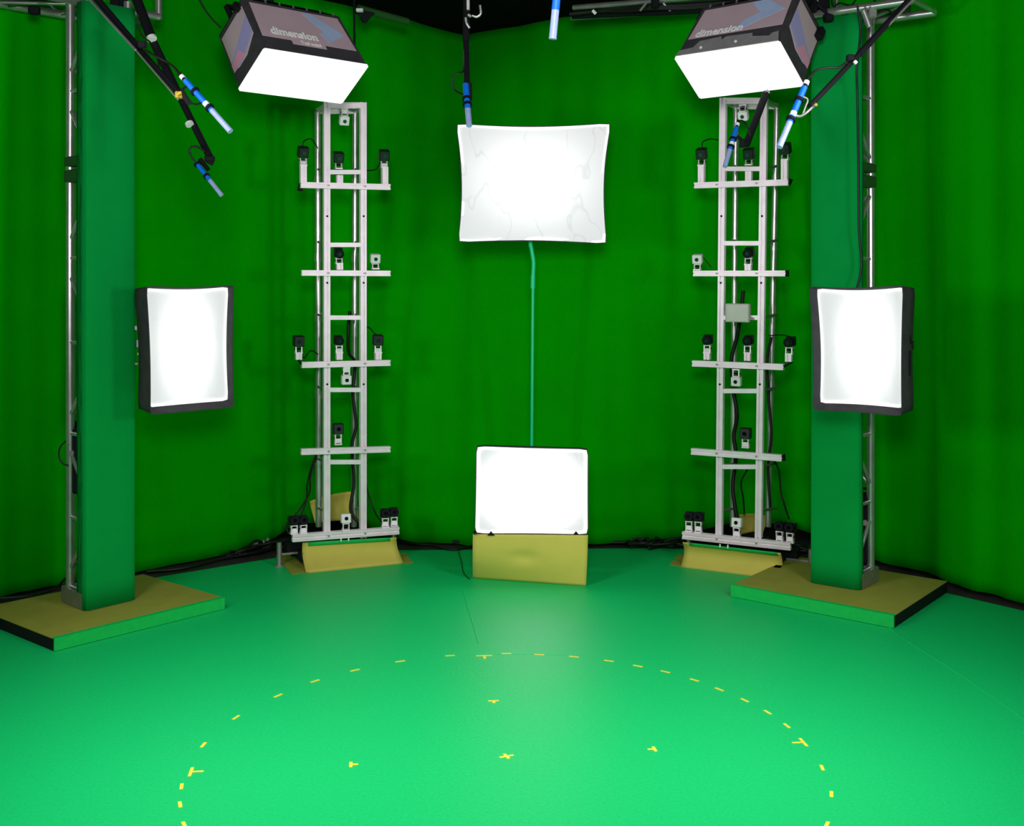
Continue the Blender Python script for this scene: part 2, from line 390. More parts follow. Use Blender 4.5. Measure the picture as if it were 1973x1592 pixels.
# ================================================================== GREEN COLUMNS ON DECKS
def col_tower(P0, P1, back, ztop, zb, side_s, zs, par, label):
    """P0,P1: panel bottom corners; back: depth vector; side_s: which end shows the open truss"""
    P0, P1, back = flat(P0), flat(P1), V(back)
    c = (P0+P1)/2; root = thing('truss_column', (c.x, c.y, zb), label, 'column', 'green truss columns')
    d = (P1-P0).normalized(); n = back.normalized(); D = back.length; W = (P1-P0).length
    up = V((0, 0, 1))
    chs = [P0+d*.03+n*.05, P1-d*.03+n*.05, P1-d*.03+n*D, P0+d*.03+n*D]
    for q in chs: part('chord', MB().tube(q+up*(zb+.09), q+up*(ztop+.05), .025, 16), 'truss', root)
    br = MB()
    for i, (a, b) in enumerate(((0, 3), (1, 2), (2, 3))):
        A, B = chs[a], chs[b]
        for k, z in enumerate(zs):
            near = B if (k % 2 == par) else A; far = A if near is B else B
            if i == 2 and k % 2: near, far = far, near
            br.tube(A+up*z, B+up*(z+.0), .012, 8)
            if k % 2 != par: continue
            br.tube(near+up*(z+.10), far+up*(z+.33), .013, 8)
            if k+1 < len(zs): br.tube(near+up*(z-.10), far+up*(z-.33), .013, 8)
    part('brace', br, 'truss', root)
    # green cloth cover folded round the front
    
    pts2 = [(0-.004, .10), (-.004, .03), (.006, .008), (.03, 0), (W-.03, 0), (W-.006, .008), (W+.004, .028), (W+.004, .045 if side_s else .10)]
    def cov(u, v):
        x = u*(len(pts2)-1); i = min(int(x), len(pts2)-2); f = x-i
        a, b = pts2[i], pts2[i+1]; q = P0+d*(a[0]+(b[0]-a[0])*f)+n*(a[1]+(b[1]-a[1])*f)
        z = zb+.004+(ztop-zb)*v
        q = q - n*.004*math.sin(v*9+u*5)
        return q+up*z
    part('cloth_cover', MB().grid(cov, 28, 24, thick=n*.006), 'cover', root, 'smooth green cloth cover over the truss front')
    bp = MB().box(c+n*(D*.5+.04)+up*(zb+.006), (W-.01, D+.02, .012), (d, n, up))
    for k in (0, 1):
        bp.box(c+n*(.03+k*(D+.01))+up*(zb+.05), (W-.02, .02, .09), (d, n, up))
    for k in (-1, 1): bp.box(c+d*k*W*.5+n*(D*.5+.04)+up*(zb+.05), (.012, D, .09), (d, n, up))
    part('base_plate', bp, 'steel', root)
    wr = MB(); A, B = chs[0 if side_s == 0 else 1], chs[3 if side_s == 0 else 2]
    ss = -1 if side_s == 0 else 1
    for z, h in ((2.655, .06), (2.57, .075)):
        m = (A+B)/2+d*ss*.0
        wr.box(m+up*z, (.06, (B-A).length+.06, h), (d, n, up), .01)
    part('cloth_wrap', wr, 'dark_green', root, 'dark green band wrapped round the open truss')
    return root, chs, d, n
ZS = [3.07, 2.6, 2.09, 1.595, 1.06, .57, .16]
LP0, LP1 = (-2.433, 6.667), (-2.222, 6.912)
colL = col_tower(LP0, LP1, V((-.185, .178, 0)), 3.56, .067, 0, ZS, 0, 'silver truss column with a green cloth front standing on the left deck')
RP0, RP1 = (1.854, 7.274), (2.105, 7.084)
colR = col_tower(RP0, RP1, V((.158, .190, 0)), 3.575, .072, 1, [3.09, 2.6, 2.09, 1.55, 1.0, .577, .16], 1, 'silver truss column with a green cloth front standing on the right deck')
tag(MB().path([ray(1652, 10, 6.95), ray(1658, 60, 6.95), ray(1651, 130, 6.95), ray(1652, 190, 7.0), ray(1654, 320, 7.0), ray(1655, 440, 7.0), ray(1660, 510, 7.0), ray(1650, 560, 7.0)], .007, 6).build('power_cable', 'bluecable'), 'dark blue cable running down the open side of the right truss column', 'cable')

def deck(FL, FR, BR, BL, zt, front_m, label):
    FL, FR, BR, BL = [flat(q) for q in (FL, FR, BR, BL)]
    c = (FL+FR+BR+BL)/4; root = thing('deck_platform', (c.x, c.y, 0), label, 'platform', 'low decks under the columns')
    up = V((0, 0, 1)); f = (FR-FL).normalized(); n = V((-f.y, f.x, 0)); n = n if n.dot(BR-FR) > 0 else -n
    b = .004
    part('deck_board', MB().plate([p+up*.004 for p in (FL+n*.006, FR+n*.006, BR, BL)], up*(zt-.008)), 'black', root, 'black edged deck board')
    part('card_top', MB().plate([FL+n*.02+up*(zt-.003), FR+n*.02+up*(zt-.003), BR+up*(zt-.003), BL+up*(zt-.003)], up*.004), 'deck', root, 'olive card laid over the deck')
    tp = MB().plate([FL-n*.004+up*.003, FR-n*.004+up*.003, FR+n*.008+up*.003, FL+n*.008+up*.003], up*(zt-.002))
    tp.plate([FL-n*.004+up*(zt+.0012), FR-n*.004+up*(zt+.0012), FR+n*.03+up*(zt+.0012), FL+n*.03+up*(zt+.0012)], up*.0015)
    part('edge_tape', tp, 'tape_green', root, 'bright green tape along the front edge')
    return root
deck((-2.42, 6.172), (-1.713, 6.955), (-2.37, 7.50), (-3.08, 6.73), .067, 0, 'low deck with olive top and green taped edge under the left column')
deck((1.355, 7.223), (2.15, 6.574), (2.724, 7.31), (1.93, 7.96), .072, 0, 'low deck with olive top and green taped edge under the right column')
# tan card at the far left frame edge
tag(MB().grid(lambda u, v: V((-2.98-.30*(1-u), 6.45-.2*(1-u), .004+.20*v))+V((-.06*math.sin(v*1.4), .05*v, 0)), 8, 8, thick=(0, .004, 0)).build('tan_card', 'card'), 'sliver of tan card standing at the left frame edge beside the left deck', 'card')

# black power boxes inside the columns
def power_box(px, y0, y1, Y, wd, label):
    p = ray(px, (y0+y1)/2, Y); h = (y1-y0)/FPX*Y
    root = thing('power_box', p-V((0, 0, h/2)), label, 'power unit', 'black power units inside the columns')
    part('case', MB().box(p, (wd, .16, h), None, .012), 'black', root)
    part('handle', MB().path([p+V((-wd*.3, 0, h/2-.01)), p+V((-wd*.2, 0, h/2+.03)), p+V((wd*.2, 0, h/2+.03)), p+V((wd*.3, 0, h/2-.01))], .008), 'black', root)
    part('socket', MB().tube(p+V((-wd*.2, -.08, .05)), p+V((-wd*.2, -.095, .05)), .018), 'steel', root)
power_box(156, 822, 948, 6.93, .12, 'black power unit hung inside the left truss column')
power_box(1664, 952, 1082, 7.36, .10, 'black power unit hung inside the right truss column')
tag(MB().path([ray(124, 1150, 6.95), ray(128, 1115, 6.98), ray(105, 1135, 7.05), ray(60, 1148, 7.1), ray(0, 1153, 7.05)], .009).build('floor_cable', 'rubber'), 'black cable along the curtain hem at far left', 'cable')
tag(MB().path([ray(127, 850, 6.78), ray(116, 862, 6.78), ray(114, 880, 6.78), ray(121, 893, 6.78), ray(131, 897, 6.78)], .005).build('cable_loop', 'rubber'), 'small black cable loop sticking out of the left truss column', 'cable')

# ================================================================== CAMERA TOWERS
class Tower:
    def __init__(s, x, y, yaw):
        s.O = V((x, y, 0)); c, q = math.cos(yaw), math.sin(yaw)
        s.u = V((c, q, 0)); s.n = V((-q, c, 0)); s.up = V((0, 0, 1)); s.ax = (s.u, s.n, s.up)
    def at(s, px, py, d=0.0):              # where the sight line meets the plane d behind the tower front
        r_ = V(((px-CX)/FPX, 1, 0)); Y = ((s.O+s.n*d).dot(s.n))/r_.dot(s.n)
        return ray(px, py, Y)
LT = Tower(-1.155, 8.03, math.radians(22.5))
RT = Tower(1.50, 7.90, math.radians(-27))
def camera_tower(T, mirror, label, bars, rungs, posts, rear, topy, paper, extras):
    root = thing('camera_tower', T.O, label, 'camera rig', 'aluminium camera towers'); up = T.up; A = T.at
    P = {}
    for k, (xt, xb) in enumerate(posts):
        p0, p1 = A(xb, 1036, .03), A(xt, topy, .03)
        part('post', MB().slot(p0, p1, .044, .044, T.n), 'alu', root)
        P[k] = (p0, p1)
    for (xt, xb) in rear:
        p0, p1 = A(xb, 1015, .30), A(xt, topy+18, .30)
        mb = MB().tube(p0, p1, .022, 14)
        n_ = 6
        for i in range(1, n_): q = p0.lerp(p1, i/n_+random.uniform(-.02, .02)); mb.tube(q-up*.03, q+up*.03, .027, 14)
        part('rear_tube', mb, 'truss', root)
    # top frame and side ties
    def mid(k, py, d=.03): p0, p1 = P[k]; t = (A(986, py, 0).z-p0.z)/(p1.z-p0.z); return p0.lerp(p1, (EYE-(py-HY)/FPX*p0.y-p0.z)/(p1.z-p0.z))
    part('top_rail', MB().slot(P[0][1]-up*.02, P[1][1]-up*.02, .04, .04), 'alu', root)
    tf = MB()
    tl, tr = A(rear[0][0], topy+16, .30), A(rear[1][0], topy+16, .30)
    tf.slot(P[0][1]-up*.02, tl, .03, .03); tf.slot(P[1][1]-up*.02, tr, .03, .03); tf.slot(tl, tr, .035, .04)
    part('top_frame', tf, 'alu', root)
    for y in rungs:
        a, b = mid(0, y), mid(1, y)
        part('rung', MB().beam(a+T.n*.0, b+T.n*.0, .036, .03), 'alu', root)
    sb = MB()
    hs = [y for y in rungs]+[985]
    for i, y in enumerate(hs):
        a, b = mid(0, y), A(rear[0][0], y-6, .30); sb.tube(a, b, .009, 8)
        a, b = mid(1, y), A(rear[1][0], y-6, .30); sb.tube(a, b, .009, 8)
    part('side_tie', sb, 'steel', root)
    for (x0, y0, x1, y1, h) in bars:
        a, b = A(x0, y0, 0), A(x1, y1, 0)
        cr = part('crossbar', MB().slot(a-T.n*.012, b-T.n*.012, .042, h), 'alu', root)
        bo = MB()
        for k in (0, 1):
            q = a.lerp(b, ((P[k][0]-a).dot(T.u))/((b-a).dot(T.u)))-T.n*.036
            bo.tube(q, q-T.n*.006, .006, 8)
        part('bolt', bo, 'steel', cr)
    bo = MB()
    for y in (417, 545, 740):
        for k in (0, 1): q = mid(k, y)-T.n*.022; bo.tube(q, q-T.n*.006, .007, 8)
    part('bolt', bo, 'black', root)
    # base: steel frame, feet and front lip
    (x0, y0, x1, y1, h) = bars[-1]; a, b = A(x0, y0, 0), A(x1, y1, 0)
    bs = MB(); zf = .05
    for k in (.12, .88):
        q = a.lerp(b, k); bs.beam(V((q.x, q.y, .07))-T.n*.0, V((q.x, q.y, .07))+T.n*.42, .05, .06)
        bs.tube(V((q.x, q.y, .0))+T.n*.36, V((q.x, q.y, .12))+T.n*.36, .02, 10)
    bs.beam(V((a.x, a.y, .10))+T.n*.2, V((b.x, b.y, .10))+T.n*.2, .1, .05)
    part('base_frame', bs, 'black', root)
    ft = MB()
    for q in (a-T.u*.06*(1 if not mirror else 0)+T.n*.12, b+T.u*.10*(1 if mirror else 0)+T.n*.12):
        ft.tube(V((q.x, q.y, 0)), V((q.x, q.y, .16)), .018, 12).tube(V((q.x, q.y, 0)), V((q.x, q.y, .012)), .035, 12)
        ft.beam(V((q.x, q.y, .08)), V((q.x, q.y, .08))+(T.u*.2 if q is not None and (q-a).length < .4 else -T.u*.2), .012, .012)
    part('levelling_foot', ft, 'steel', root)
    # curved card skirt in front of the base, taped along the top
    (TL, TR, BR_, BL_) = paper
    def sk(u, v, off=0.0):
        top = TL.lerp(TR, u); bot = BL_.lerp(BR_, u); k = v
        p = top.lerp(bot, k)+T.n*.055*math.sin(math.pi*k)-T.n*off
        if mirror and p.z < .078 and (flat(p)-V((1.355, 7.223, 0))).dot(V((.788, -.615, 0))) > 0: p.z = .078
        return p
    card = MB().grid(lambda u, v: sk(u, v), 16, 10, thick=T.n*.004).build('skirt_card', 'card')
    tag(card, extras[0], 'card', 'card skirts before the camera towers')
    tp = MB().grid(lambda u, v: sk(.06+.87*u if not mirror else .07+.90*u, -.02+.17*v, .004), 12, 2, thick=-T.n*.001)
    tp2 = MB().grid(lambda u, v: sk(u, .96+.05*v, .004), 12, 1, thick=-T.n*.001)
    part('tape_strip', tp, 'tape_green', card, 'green tape along the top edge')
    cl = MB()
    for k in (.40, .48): q = sk(k, -.05, .01); cl.box(q, (.008, .008, .022), T.ax)
    part('clip', cl, 'white_body', card)
    card['label'] = extras[0]
    return root, mid, P
# left tower
BARSL = [(578, 357, 750, 361, .040), (580, 526, 750, 527, .038), (580, 703, 750, 699, .040), (579, 870, 750, 865, .040), (562, 1036, 767, 1021, .050)]
RUNGL = [332, 472, 612, 751, 890]
RUNGR = [326, 469, 612, 753, 899]
tl = camera_tower(LT, False, 'aluminium camera tower left of centre below the overhead softbox', BARSL, RUNGL, [(629, 629), (699, 699)], [(612, 614), (684, 682)], 198,
    [onfloor(583, 1046, .17), onfloor(764, 1036, .17), onfloor(778, 1086), onfloor(590, 1105)], ('olive card skirt curving down to the floor before the left camera tower',))
BARSR = [(1340, 358, 1520, 352, .040), (1338, 527, 1515, 527, .038), (1336, 700, 1511, 707, .040), (1334, 869, 1508, 882, .042), (1317, 1030, 1525, 1052, .050)]
tr = camera_tower(RT, True, 'aluminium camera tower right of centre with a beige junction box', BARSR, RUNGR, [(1394, 1386), (1473, 1462)], [(1418, 1412), (1497, 1480)], 189,
    [onfloor(1315, 1045, .17), onfloor(1504, 1066, .17), onfloor(1503, 1117), onfloor(1311, 1093)], ('olive card skirt curving down to the floor before the right camera tower',))

# risers are lifted stubs of profile on the bars
def riser(T, root, px, y0, y1, d=0.0):
    part('riser', MB().slot(T.at(px, y1, d), T.at(px, y0, d), .042, .042, T.n), 'alu', root)
for px, y0, y1, d in ((584, 318, 352, 0), (741, 323, 356, 0), (654, 338, 356, .06), (654, 508, 520, .06), (575, 680, 693, 0), (653, 680, 693, .06), (728, 680, 693, 0)): riser(LT, tl[0], px, y0, y1, d)
for px, y0, y1, d in ((1352, 318, 352, 0), (1512, 308, 347, 0), (1443, 330, 350, .06), (1442, 510, 521, .06), (1363, 680, 693, 0), (1441, 680, 695, .06), (1520, 682, 697, 0)): riser(RT, tr[0], px, y0, y1, d)
# end pieces of the bars that carry the outermost cameras
part('end_bracket', MB().beam(LT.at(575, 694, 0), LT.at(583, 704, 0), .03, .01).beam(LT.at(575, 360, .03), LT.at(583, 362, .03), .03, .05), 'black', tl[0])
part('end_bracket', MB().beam(RT.at(1508, 708, 0), RT.at(1526, 698, 0), .03, .012).beam(RT.at(1519, 350, .02), RT.at(1524, 352, .02), .04, .045).beam(RT.at(1515, 527, .0), RT.at(1519, 527, .0), .04, .042).beam(RT.at(1508, 882, 0), RT.at(1512, 882, 0), .04, .042), 'black', tr[0])

def capture_camera(T, px, py, kind, bot, label, hang=False, d=0.0, yawx=0, cable=None):
    """kind: black square, round lens hood or white; bot: pixel row where the bracket meets its bar"""
    c = T.at(px, py, d); up = V((0, 0, 1)); base = T.at(px, bot, d)
    root = thing('capture_camera', base, label, 'camera', 'capture cameras on the towers')
    # aimed at the middle of the stage
    f = (V((0, 4.83, 1.0))-c); f.z *= .7; f.normalize(); s = f.cross(up).normalized(); u = s.cross(f).normalized(); ax = (s, f, u)
    if kind == 'white':
        part('body', MB().box(c, (.066, .05, .062), ax, .004), 'white_body', root, 'white square camera body')
        part('lens', MB().tube(c+f*.024, c+f*.032, .0125, 14), 'lens', root)
    elif kind == 'round':
        part('body', MB().box(c-f*.03, (.060, .05, .062), ax, .005), 'black_gloss', root)
        part('lens_hood', MB().tube(c-f*.01, c+f*.035, .031, 18), 'black', root)
        part('lens', MB().tube(c+f*.03, c+f*.037, .013, 14), 'lens', root)
    else:
        part('body', MB().box(c, (.072, .06, .074), ax, .006), 'black_gloss', root)
        part('lens', MB().tube(c+f*.028, c+f*.040, .014, 14), 'lens', root)
    edge_ = c+(u*-.036 if not hang else u*.034)
    b2 = MB(); L = (base-edge_).length
    for k in (-1, 1): b2.beam(edge_+s*k*.02, base+s*k*.02, .007, .03, f)
    b2.box(edge_, (.046, .034, .006), ax); b2.box(base, (.05, .04, .008), T.ax)
    if L > .05: b2.box(base.lerp(edge_, .35), (.042, .03, .03), ax)
    part('bracket', b2, 'alu', root)
    part('pivot', MB().tube(edge_.lerp(base, .4)-s*.026, edge_.lerp(base, .4)+s*.026, .007, 8), 'black', root)
    if cable: part('cable', MB().path([c-f*.02+up*.03]+[T.at(x, y, dd) for x, y, dd in cable], .0045), 'rubber', root)
    return root
G = 'camera'
capture_camera(LT, 663, 232, 'white', 209, 'small white camera hanging under the top rail of the left tower', True, .04)
capture_camera(LT, 584, 293, 'black', 319, 'black camera on a tall riser, left end of the left tower top bar', cable=[(586, 272, .02), (600, 268, .1), (612, 285, .2)])
capture_camera(LT, 652, 303, 'black', 325, 'black camera between the posts above the left tower top bar', d=.05)
capture_camera(LT, 740, 299, 'black', 323, 'black camera on a tall riser, right end of the left tower top bar', cable=[(728, 322, .04), (718, 328, .1), (704, 328, .15)])
capture_camera(LT, 653, 488, 'round', 508, 'round-hooded black camera between the posts above the left tower second bar', d=.05)
capture_camera(LT, 723, 498, 'white', 518, 'small white camera standing on the right part of the left tower second bar')
capture_camera(LT, 575, 657, 'black', 680, 'black camera at the left end of the left tower third bar', cable=[(584, 690, .03), (598, 676, .1), (612, 682, .2)])
capture_camera(LT, 653, 656, 'round', 680, 'black camera between the posts above the left tower third bar', d=.05)
capture_camera(LT, 728, 655, 'black', 680, 'black camera near the right end of the left tower third bar', cable=[(719, 640, .03), (712, 632, .1), (700, 630, .15)])
capture_camera(LT, 667, 732, 'white', 708, 'small white camera hanging under the left tower third bar', True)
capture_camera(LT, 651, 826, 'black', 856, 'lone black camera between the posts above the left tower fourth bar', d=.05)
capture_camera(LT, 566, 1003, 'round', 1028, 'leftmost camera of the pair on the left end of the left tower bottom bar')
capture_camera(LT, 584, 1002, 'round', 1027, 'inner camera of the pair on the left end of the left tower bottom bar')
capture_camera(LT, 666, 999, 'white', 1021, 'small white camera in the middle of the left tower bottom bar')
capture_camera(LT, 742, 989, 'round', 1015, 'inner camera of the pair on the right end of the left tower bottom bar')
capture_camera(LT, 759, 987, 'round', 1013, 'outermost right camera on the left tower bottom bar')
capture_camera(RT, 1432, 223, 'white', 203, 'small white camera hanging under the top rail of the right tower', True, .04)
capture_camera(RT, 1352, 296, 'black', 319, 'black camera on a tall riser, left end of the right tower top bar', cable=[(1354, 274, .02), (1368, 268, .06), (1385, 270, .1)])
capture_camera(RT, 1443, 296, 'black', 318, 'black camera between the posts above the right tower top bar', d=.05)
capture_camera(RT, 1513, 286, 'black', 308, 'black camera on a tall riser, right end of the right tower top bar')
capture_camera(RT, 1344, 499, 'white', 520, 'small white camera standing on the left part of the right tower second bar', cable=[(1358, 500, .03), (1370, 515, .06)])
capture_camera(RT, 1442, 487, 'round', 510, 'round-hooded black camera between the posts above the right tower second bar', d=.05)
capture_camera(RT, 1363, 655, 'round', 680, 'black camera near the left end of the right tower third bar')
capture_camera(RT, 1441, 656, 'round', 680, 'black camera between the posts above the right tower third bar', d=.05)
capture_camera(RT, 1521, 659, 'round', 682, 'black camera beyond the right end of the right tower third bar', cable=[(1510, 646, .05), (1495, 646, .1), (1482, 647, .15)])
capture_camera(RT, 1419, 735, 'white', 712, 'small white camera hanging under the right tower third bar', True)
capture_camera(RT, 1437, 835, 'black', 862, 'lone black camera between the posts above the right tower fourth bar', d=.05)
capture_camera(RT, 1328, 995, 'round', 1023, 'leftmost camera of the pair on the left end of the right tower bottom bar')
capture_camera(RT, 1346, 996, 'round', 1025, 'inner camera of the pair on the left end of the right tower bottom bar')
capture_camera(RT, 1420, 1007, 'white', 1034, 'small white camera in the middle of the right tower bottom bar')
capture_camera(RT, 1503, 1014, 'round', 1043, 'inner camera of the pair on the right end of the right tower bottom bar')
capture_camera(RT, 1523, 1017, 'round', 1045, 'outermost right camera on the right tower bottom bar')
# junction box
jc = RT.at(1422, 603, .0)
r = thing('junction_box', RT.at(1422, 621, 0), 'beige junction box fixed between the posts of the right camera tower', 'junction box')
part('case', MB().box(jc, (.165, .05, .125), RT.ax, .006), 'beige', r); part('lid', MB().box(jc-RT.n*.028+RT.u*.004, (.15, .008, .118), RT.ax, .004), 'beige', r)
part('cable_gland', MB().tube(jc+RT.u*.08-RT.up*.04, jc+RT.u*.105-RT.up*.04, .010), 'steel', r)
# tower cables
def cable(T, pts, rad, label, name='cable', m='rubber'):
    tag(MB().path([T.at(x, y, d) for x, y, d in pts], rad).build(name, m), label, 'cable')
cable(LT, [(674, 600, .24), (671, 640, .22), (672, 680, .24), (684, 700, .27), (680, 760, .27), (686, 820, .27), (678, 860, .27), (682, 930, .27), (676, 985, .25), (700, 1015, .2)], .012, 'thick black cable down the right rear tube of the left camera tower')
cable(LT, [(610, 880, .28), (598, 920, .28), (596, 950, .3), (575, 985, .3), (553, 1010, .28), (556, 1030, .25)], .006, 'thin black cable falling from the left camera tower towards its left foot')
cable(LT, [(612, 870, .28), (600, 900, .28), (592, 935, .3), (590, 965, .3), (575, 1000, .28), (556, 1018, .24)], .006, 'second thin cable falling beside the left camera tower post')
cable(LT, [(704, 900, .25), (707, 940, .25), (714, 965, .25), (724, 990, .2), (735, 1006, .1)], .005, 'thin cable falling right of the left camera tower')
cable(RT, [(1432, 560, .25), (1428, 600, .25), (1420, 650, .26), (1410, 690, .27), (1412, 745, .27), (1420, 800, .26), (1414, 840, .27), (1418, 880, .27), (1412, 940, .27), (1420, 1000, .25)], .014, 'thick black cable down the left rear tube of the right camera tower')
cable(RT, [(1486, 650, .22), (1478, 700, .24), (1482, 780, .27), (1486, 840, .27), (1480, 900, .27), (1484, 980, .27)], .010, 'black cable down the right rear tube of the right camera tower')
cable(RT, [(1486, 880, .25), (1500, 905, .25), (1505, 950, .25), (1512, 975, .22), (1520, 1000, .1)], .006, 'thin black cable curving right of the right camera tower foot')
cable(RT, [(1440, 905, .28), (1428, 930, .28), (1432, 960, .3), (1434, 990, .32)], .006, 'thin black cable dropping between the right tower posts')
# crumpled cards behind towers
def bent(T, pts, d, bulge, name, label):
    q = [T.at(x, y, d) for x, y in pts]
    fn = lambda u, v: q[0].lerp(q[1], u).lerp(q[3].lerp(q[2], u), v)+T.n*bulge*(math.sin(u*math.pi)*1.0+.3*math.sin(v*5))
    tag(MB().grid(fn, 12, 8, thick=T.n*.004).build(name, 'card'), label, 'card')
bent(LT, [(597, 966), (688, 946), (690, 1004), (606, 1008)], .42, .06, 'bent_card', 'bent olive card standing behind the left camera tower posts')
bent(RT, [(1424, 992), (1478, 996), (1472, 1026), (1426, 1030)], .42, .08, 'bent_card', 'crumpled olive card standing behind the right camera tower posts')
# loose cards lying on the floor beside the skirts
def floor_card(pts, label, m='deck'):
    tag(MB().plate([onfloor(x, y)+V((0, 0, .0015)) for x, y in pts], (0, 0, .003)).build('floor_card', m), label, 'card', 'olive cards lying flat by the towers')
floor_card([(531, 1073), (562, 1108), (594, 1105), (640, 1068), (560, 1066)], 'flat olive card on the floor left of the left tower skirt')
floor_card([(764, 1068), (781, 1067), (796, 1085), (776, 1088)], 'small flat olive card right of the left tower skirt')
floor_card([(1308, 1068), (1290, 1090), (1314, 1093), (1330, 1075)], 'small flat olive card left of the right tower skirt')
# cable heaps behind the towers on the floor
def heap(c0, c1, n, label, seed):
    rnd = random.Random(seed); mb = MB()
    for i in range(n):
        pts = []
        for k in range(6):
            p = c0.lerp(c1, k/5); pts.append(p+V((rnd.uniform(-.05, .05), rnd.uniform(-.08, .08), rnd.uniform(.01, .07))))
        mb.path(pts, rnd.choice((.007, .010, .014)), 6, 4)
    tag(mb.build('cable_heap', 'rubber'), label, 'cable', kind='stuff')
heap(onfloor(450, 1074), onfloor(575, 1050), 9, 'heap of black cables on the floor left of the left camera tower', 3)
heap(onfloor(590, 1050), onfloor(720, 1048), 9, 'heap of black cables behind the base of the left camera tower', 4)
heap(onfloor(1215, 1058), onfloor(1325, 1056), 6, 'black cables on the floor left of the right camera tower', 5)
heap(onfloor(1335, 1056), onfloor(1490, 1056), 9, 'heap of black cables behind the base of the right camera tower', 6)
heap(onfloor(1515, 1062), onfloor(1575, 1062), 6, 'black cables heaped between the right camera tower and right deck', 7)
for i, (x, y) in enumerate(((494, 1061), (506, 1056), (515, 1051))):
    p = onfloor(x, y)+V((0, -.04, .05)); r = thing('cable_connector', p-V((0, 0, .03)), ('left', 'middle', 'right')[i]+' pale plug of the three in the cable heap by the curtain hem', 'plug', 'plugs in the cable heap')
    part('plug', MB().box(p, (.05, .03, .026), (V((.9, .1, .35)).normalized(), V((-.1, 1, 0)), V((-.35, 0, .93))), .005), 'steel', r)
tag(MB().path([onfloor(275, 1110)+V((0, .08, .01)), onfloor(350, 1100)+V((0, .02, .012)), onfloor(430, 1080)+V((0, .02, .012)), onfloor(500, 1066)+V((0, .0, .012)), onfloor(560, 1050)+V((0, 0, .02))], .013).build('floor_cable', 'rubber'), 'thick black cable lying along the curtain hem left of the left tower', 'cable')
tag(MB().path([onfloor(770, 1046)+V((0, 0, .01)), onfloor(800, 1051)+V((0, 0, .01)), onfloor(830, 1053)+V((0, 0, .01)), onfloor(855, 1060)+V((0, 0, .01)), onfloor(880, 1062)+V((0, 0, .01)), onfloor(905, 1056)+V((0, 0, .01)), onfloor(930, 1050)+V((0, 0, .01))], .008).build('floor_cable', 'rubber'), 'black cable snaking on the floor from the left tower to the low softbox', 'cable')
tag(MB().path([onfloor(883, 1064)+V((0, 0, .005)), onfloor(889, 1085)+V((0, 0, .005)), onfloor(893, 1105)+V((0, 0, .005)), onfloor(905, 1118)+V((0, 0, .005))], .003).build('floor_cable', M['bluecable']), 'hair thin cable on the floor left of the low softbox card', 'cable')
tag(MB().path([onfloor(1128, 1050)+V((0, .02, .012)), onfloor(1200, 1050)+V((0, .02, .012)), onfloor(1260, 1050)+V((0, 0, .012)), onfloor(1320, 1046)+V((0, 0, .012))], .012).build('floor_cable', 'rubber'), 'black cable lying along the curtain hem right of the low softbox', 'cable')
tag(MB().box(onfloor(878, 1049)+V((0, .0, .02)), (.05, .03, .018), None, .004).build('cable_joiner', 'bluecable'), 'small dark cable joiner lying by the curtain hem left of the low softbox', 'plug')

# ================================================================== SOFTBOXES
def outline(C4, pin, n=14, rc=.0):
    """C4: TL, TR, BR, BL; pin: inward bow of top,right,bottom,left in metres"""
    ctr = sum(C4, V((0, 0, 0)))/4; out = []
    inward = [(C4[3]-C4[0]).normalized(), (C4[0]-C4[1]).normalized(), (C4[0]-C4[3]).normalized(), (C4[1]-C4[0]).normalized()]
    for e_ in range(4):
        a, b = C4[e_], C4[(e_+1) % 4]
        for i in range(n):
            t = i/n; out.append(a.lerp(b, t)+inward[e_]*pin[e_]*math.sin(math.pi*t)**.8)
    # round the corners
    N = len(out); o2 = list(out)
    for e_ in range(4):
        i = e_*n; o2[i] = out[i]*.72+(out[i-1]+out[(i+1) % N])*.14
    return o2
def inside(out, n, u, v):                # bilinear Coons fill of the outline
    def edge_(e_, t):
        x = t*n; i = min(int(x), n-1); f = x-i; N = 4*n
        a = out[(e_*n+i) % N]; b = out[(e_*n+i+1) % N]; return a.lerp(b, f)
    top = edge_(0, u); bot = edge_(2, 1-u); rt = edge_(1, v); lf = edge_(3, 1-v)
    c = (out[0]*(1-u)*(1-v)+out[n]*u*(1-v)+out[2*n]*u*v+out[3*n]*(1-u)*v)
    return top*(1-v)+bot*v+lf*(1-u)+rt*u-c
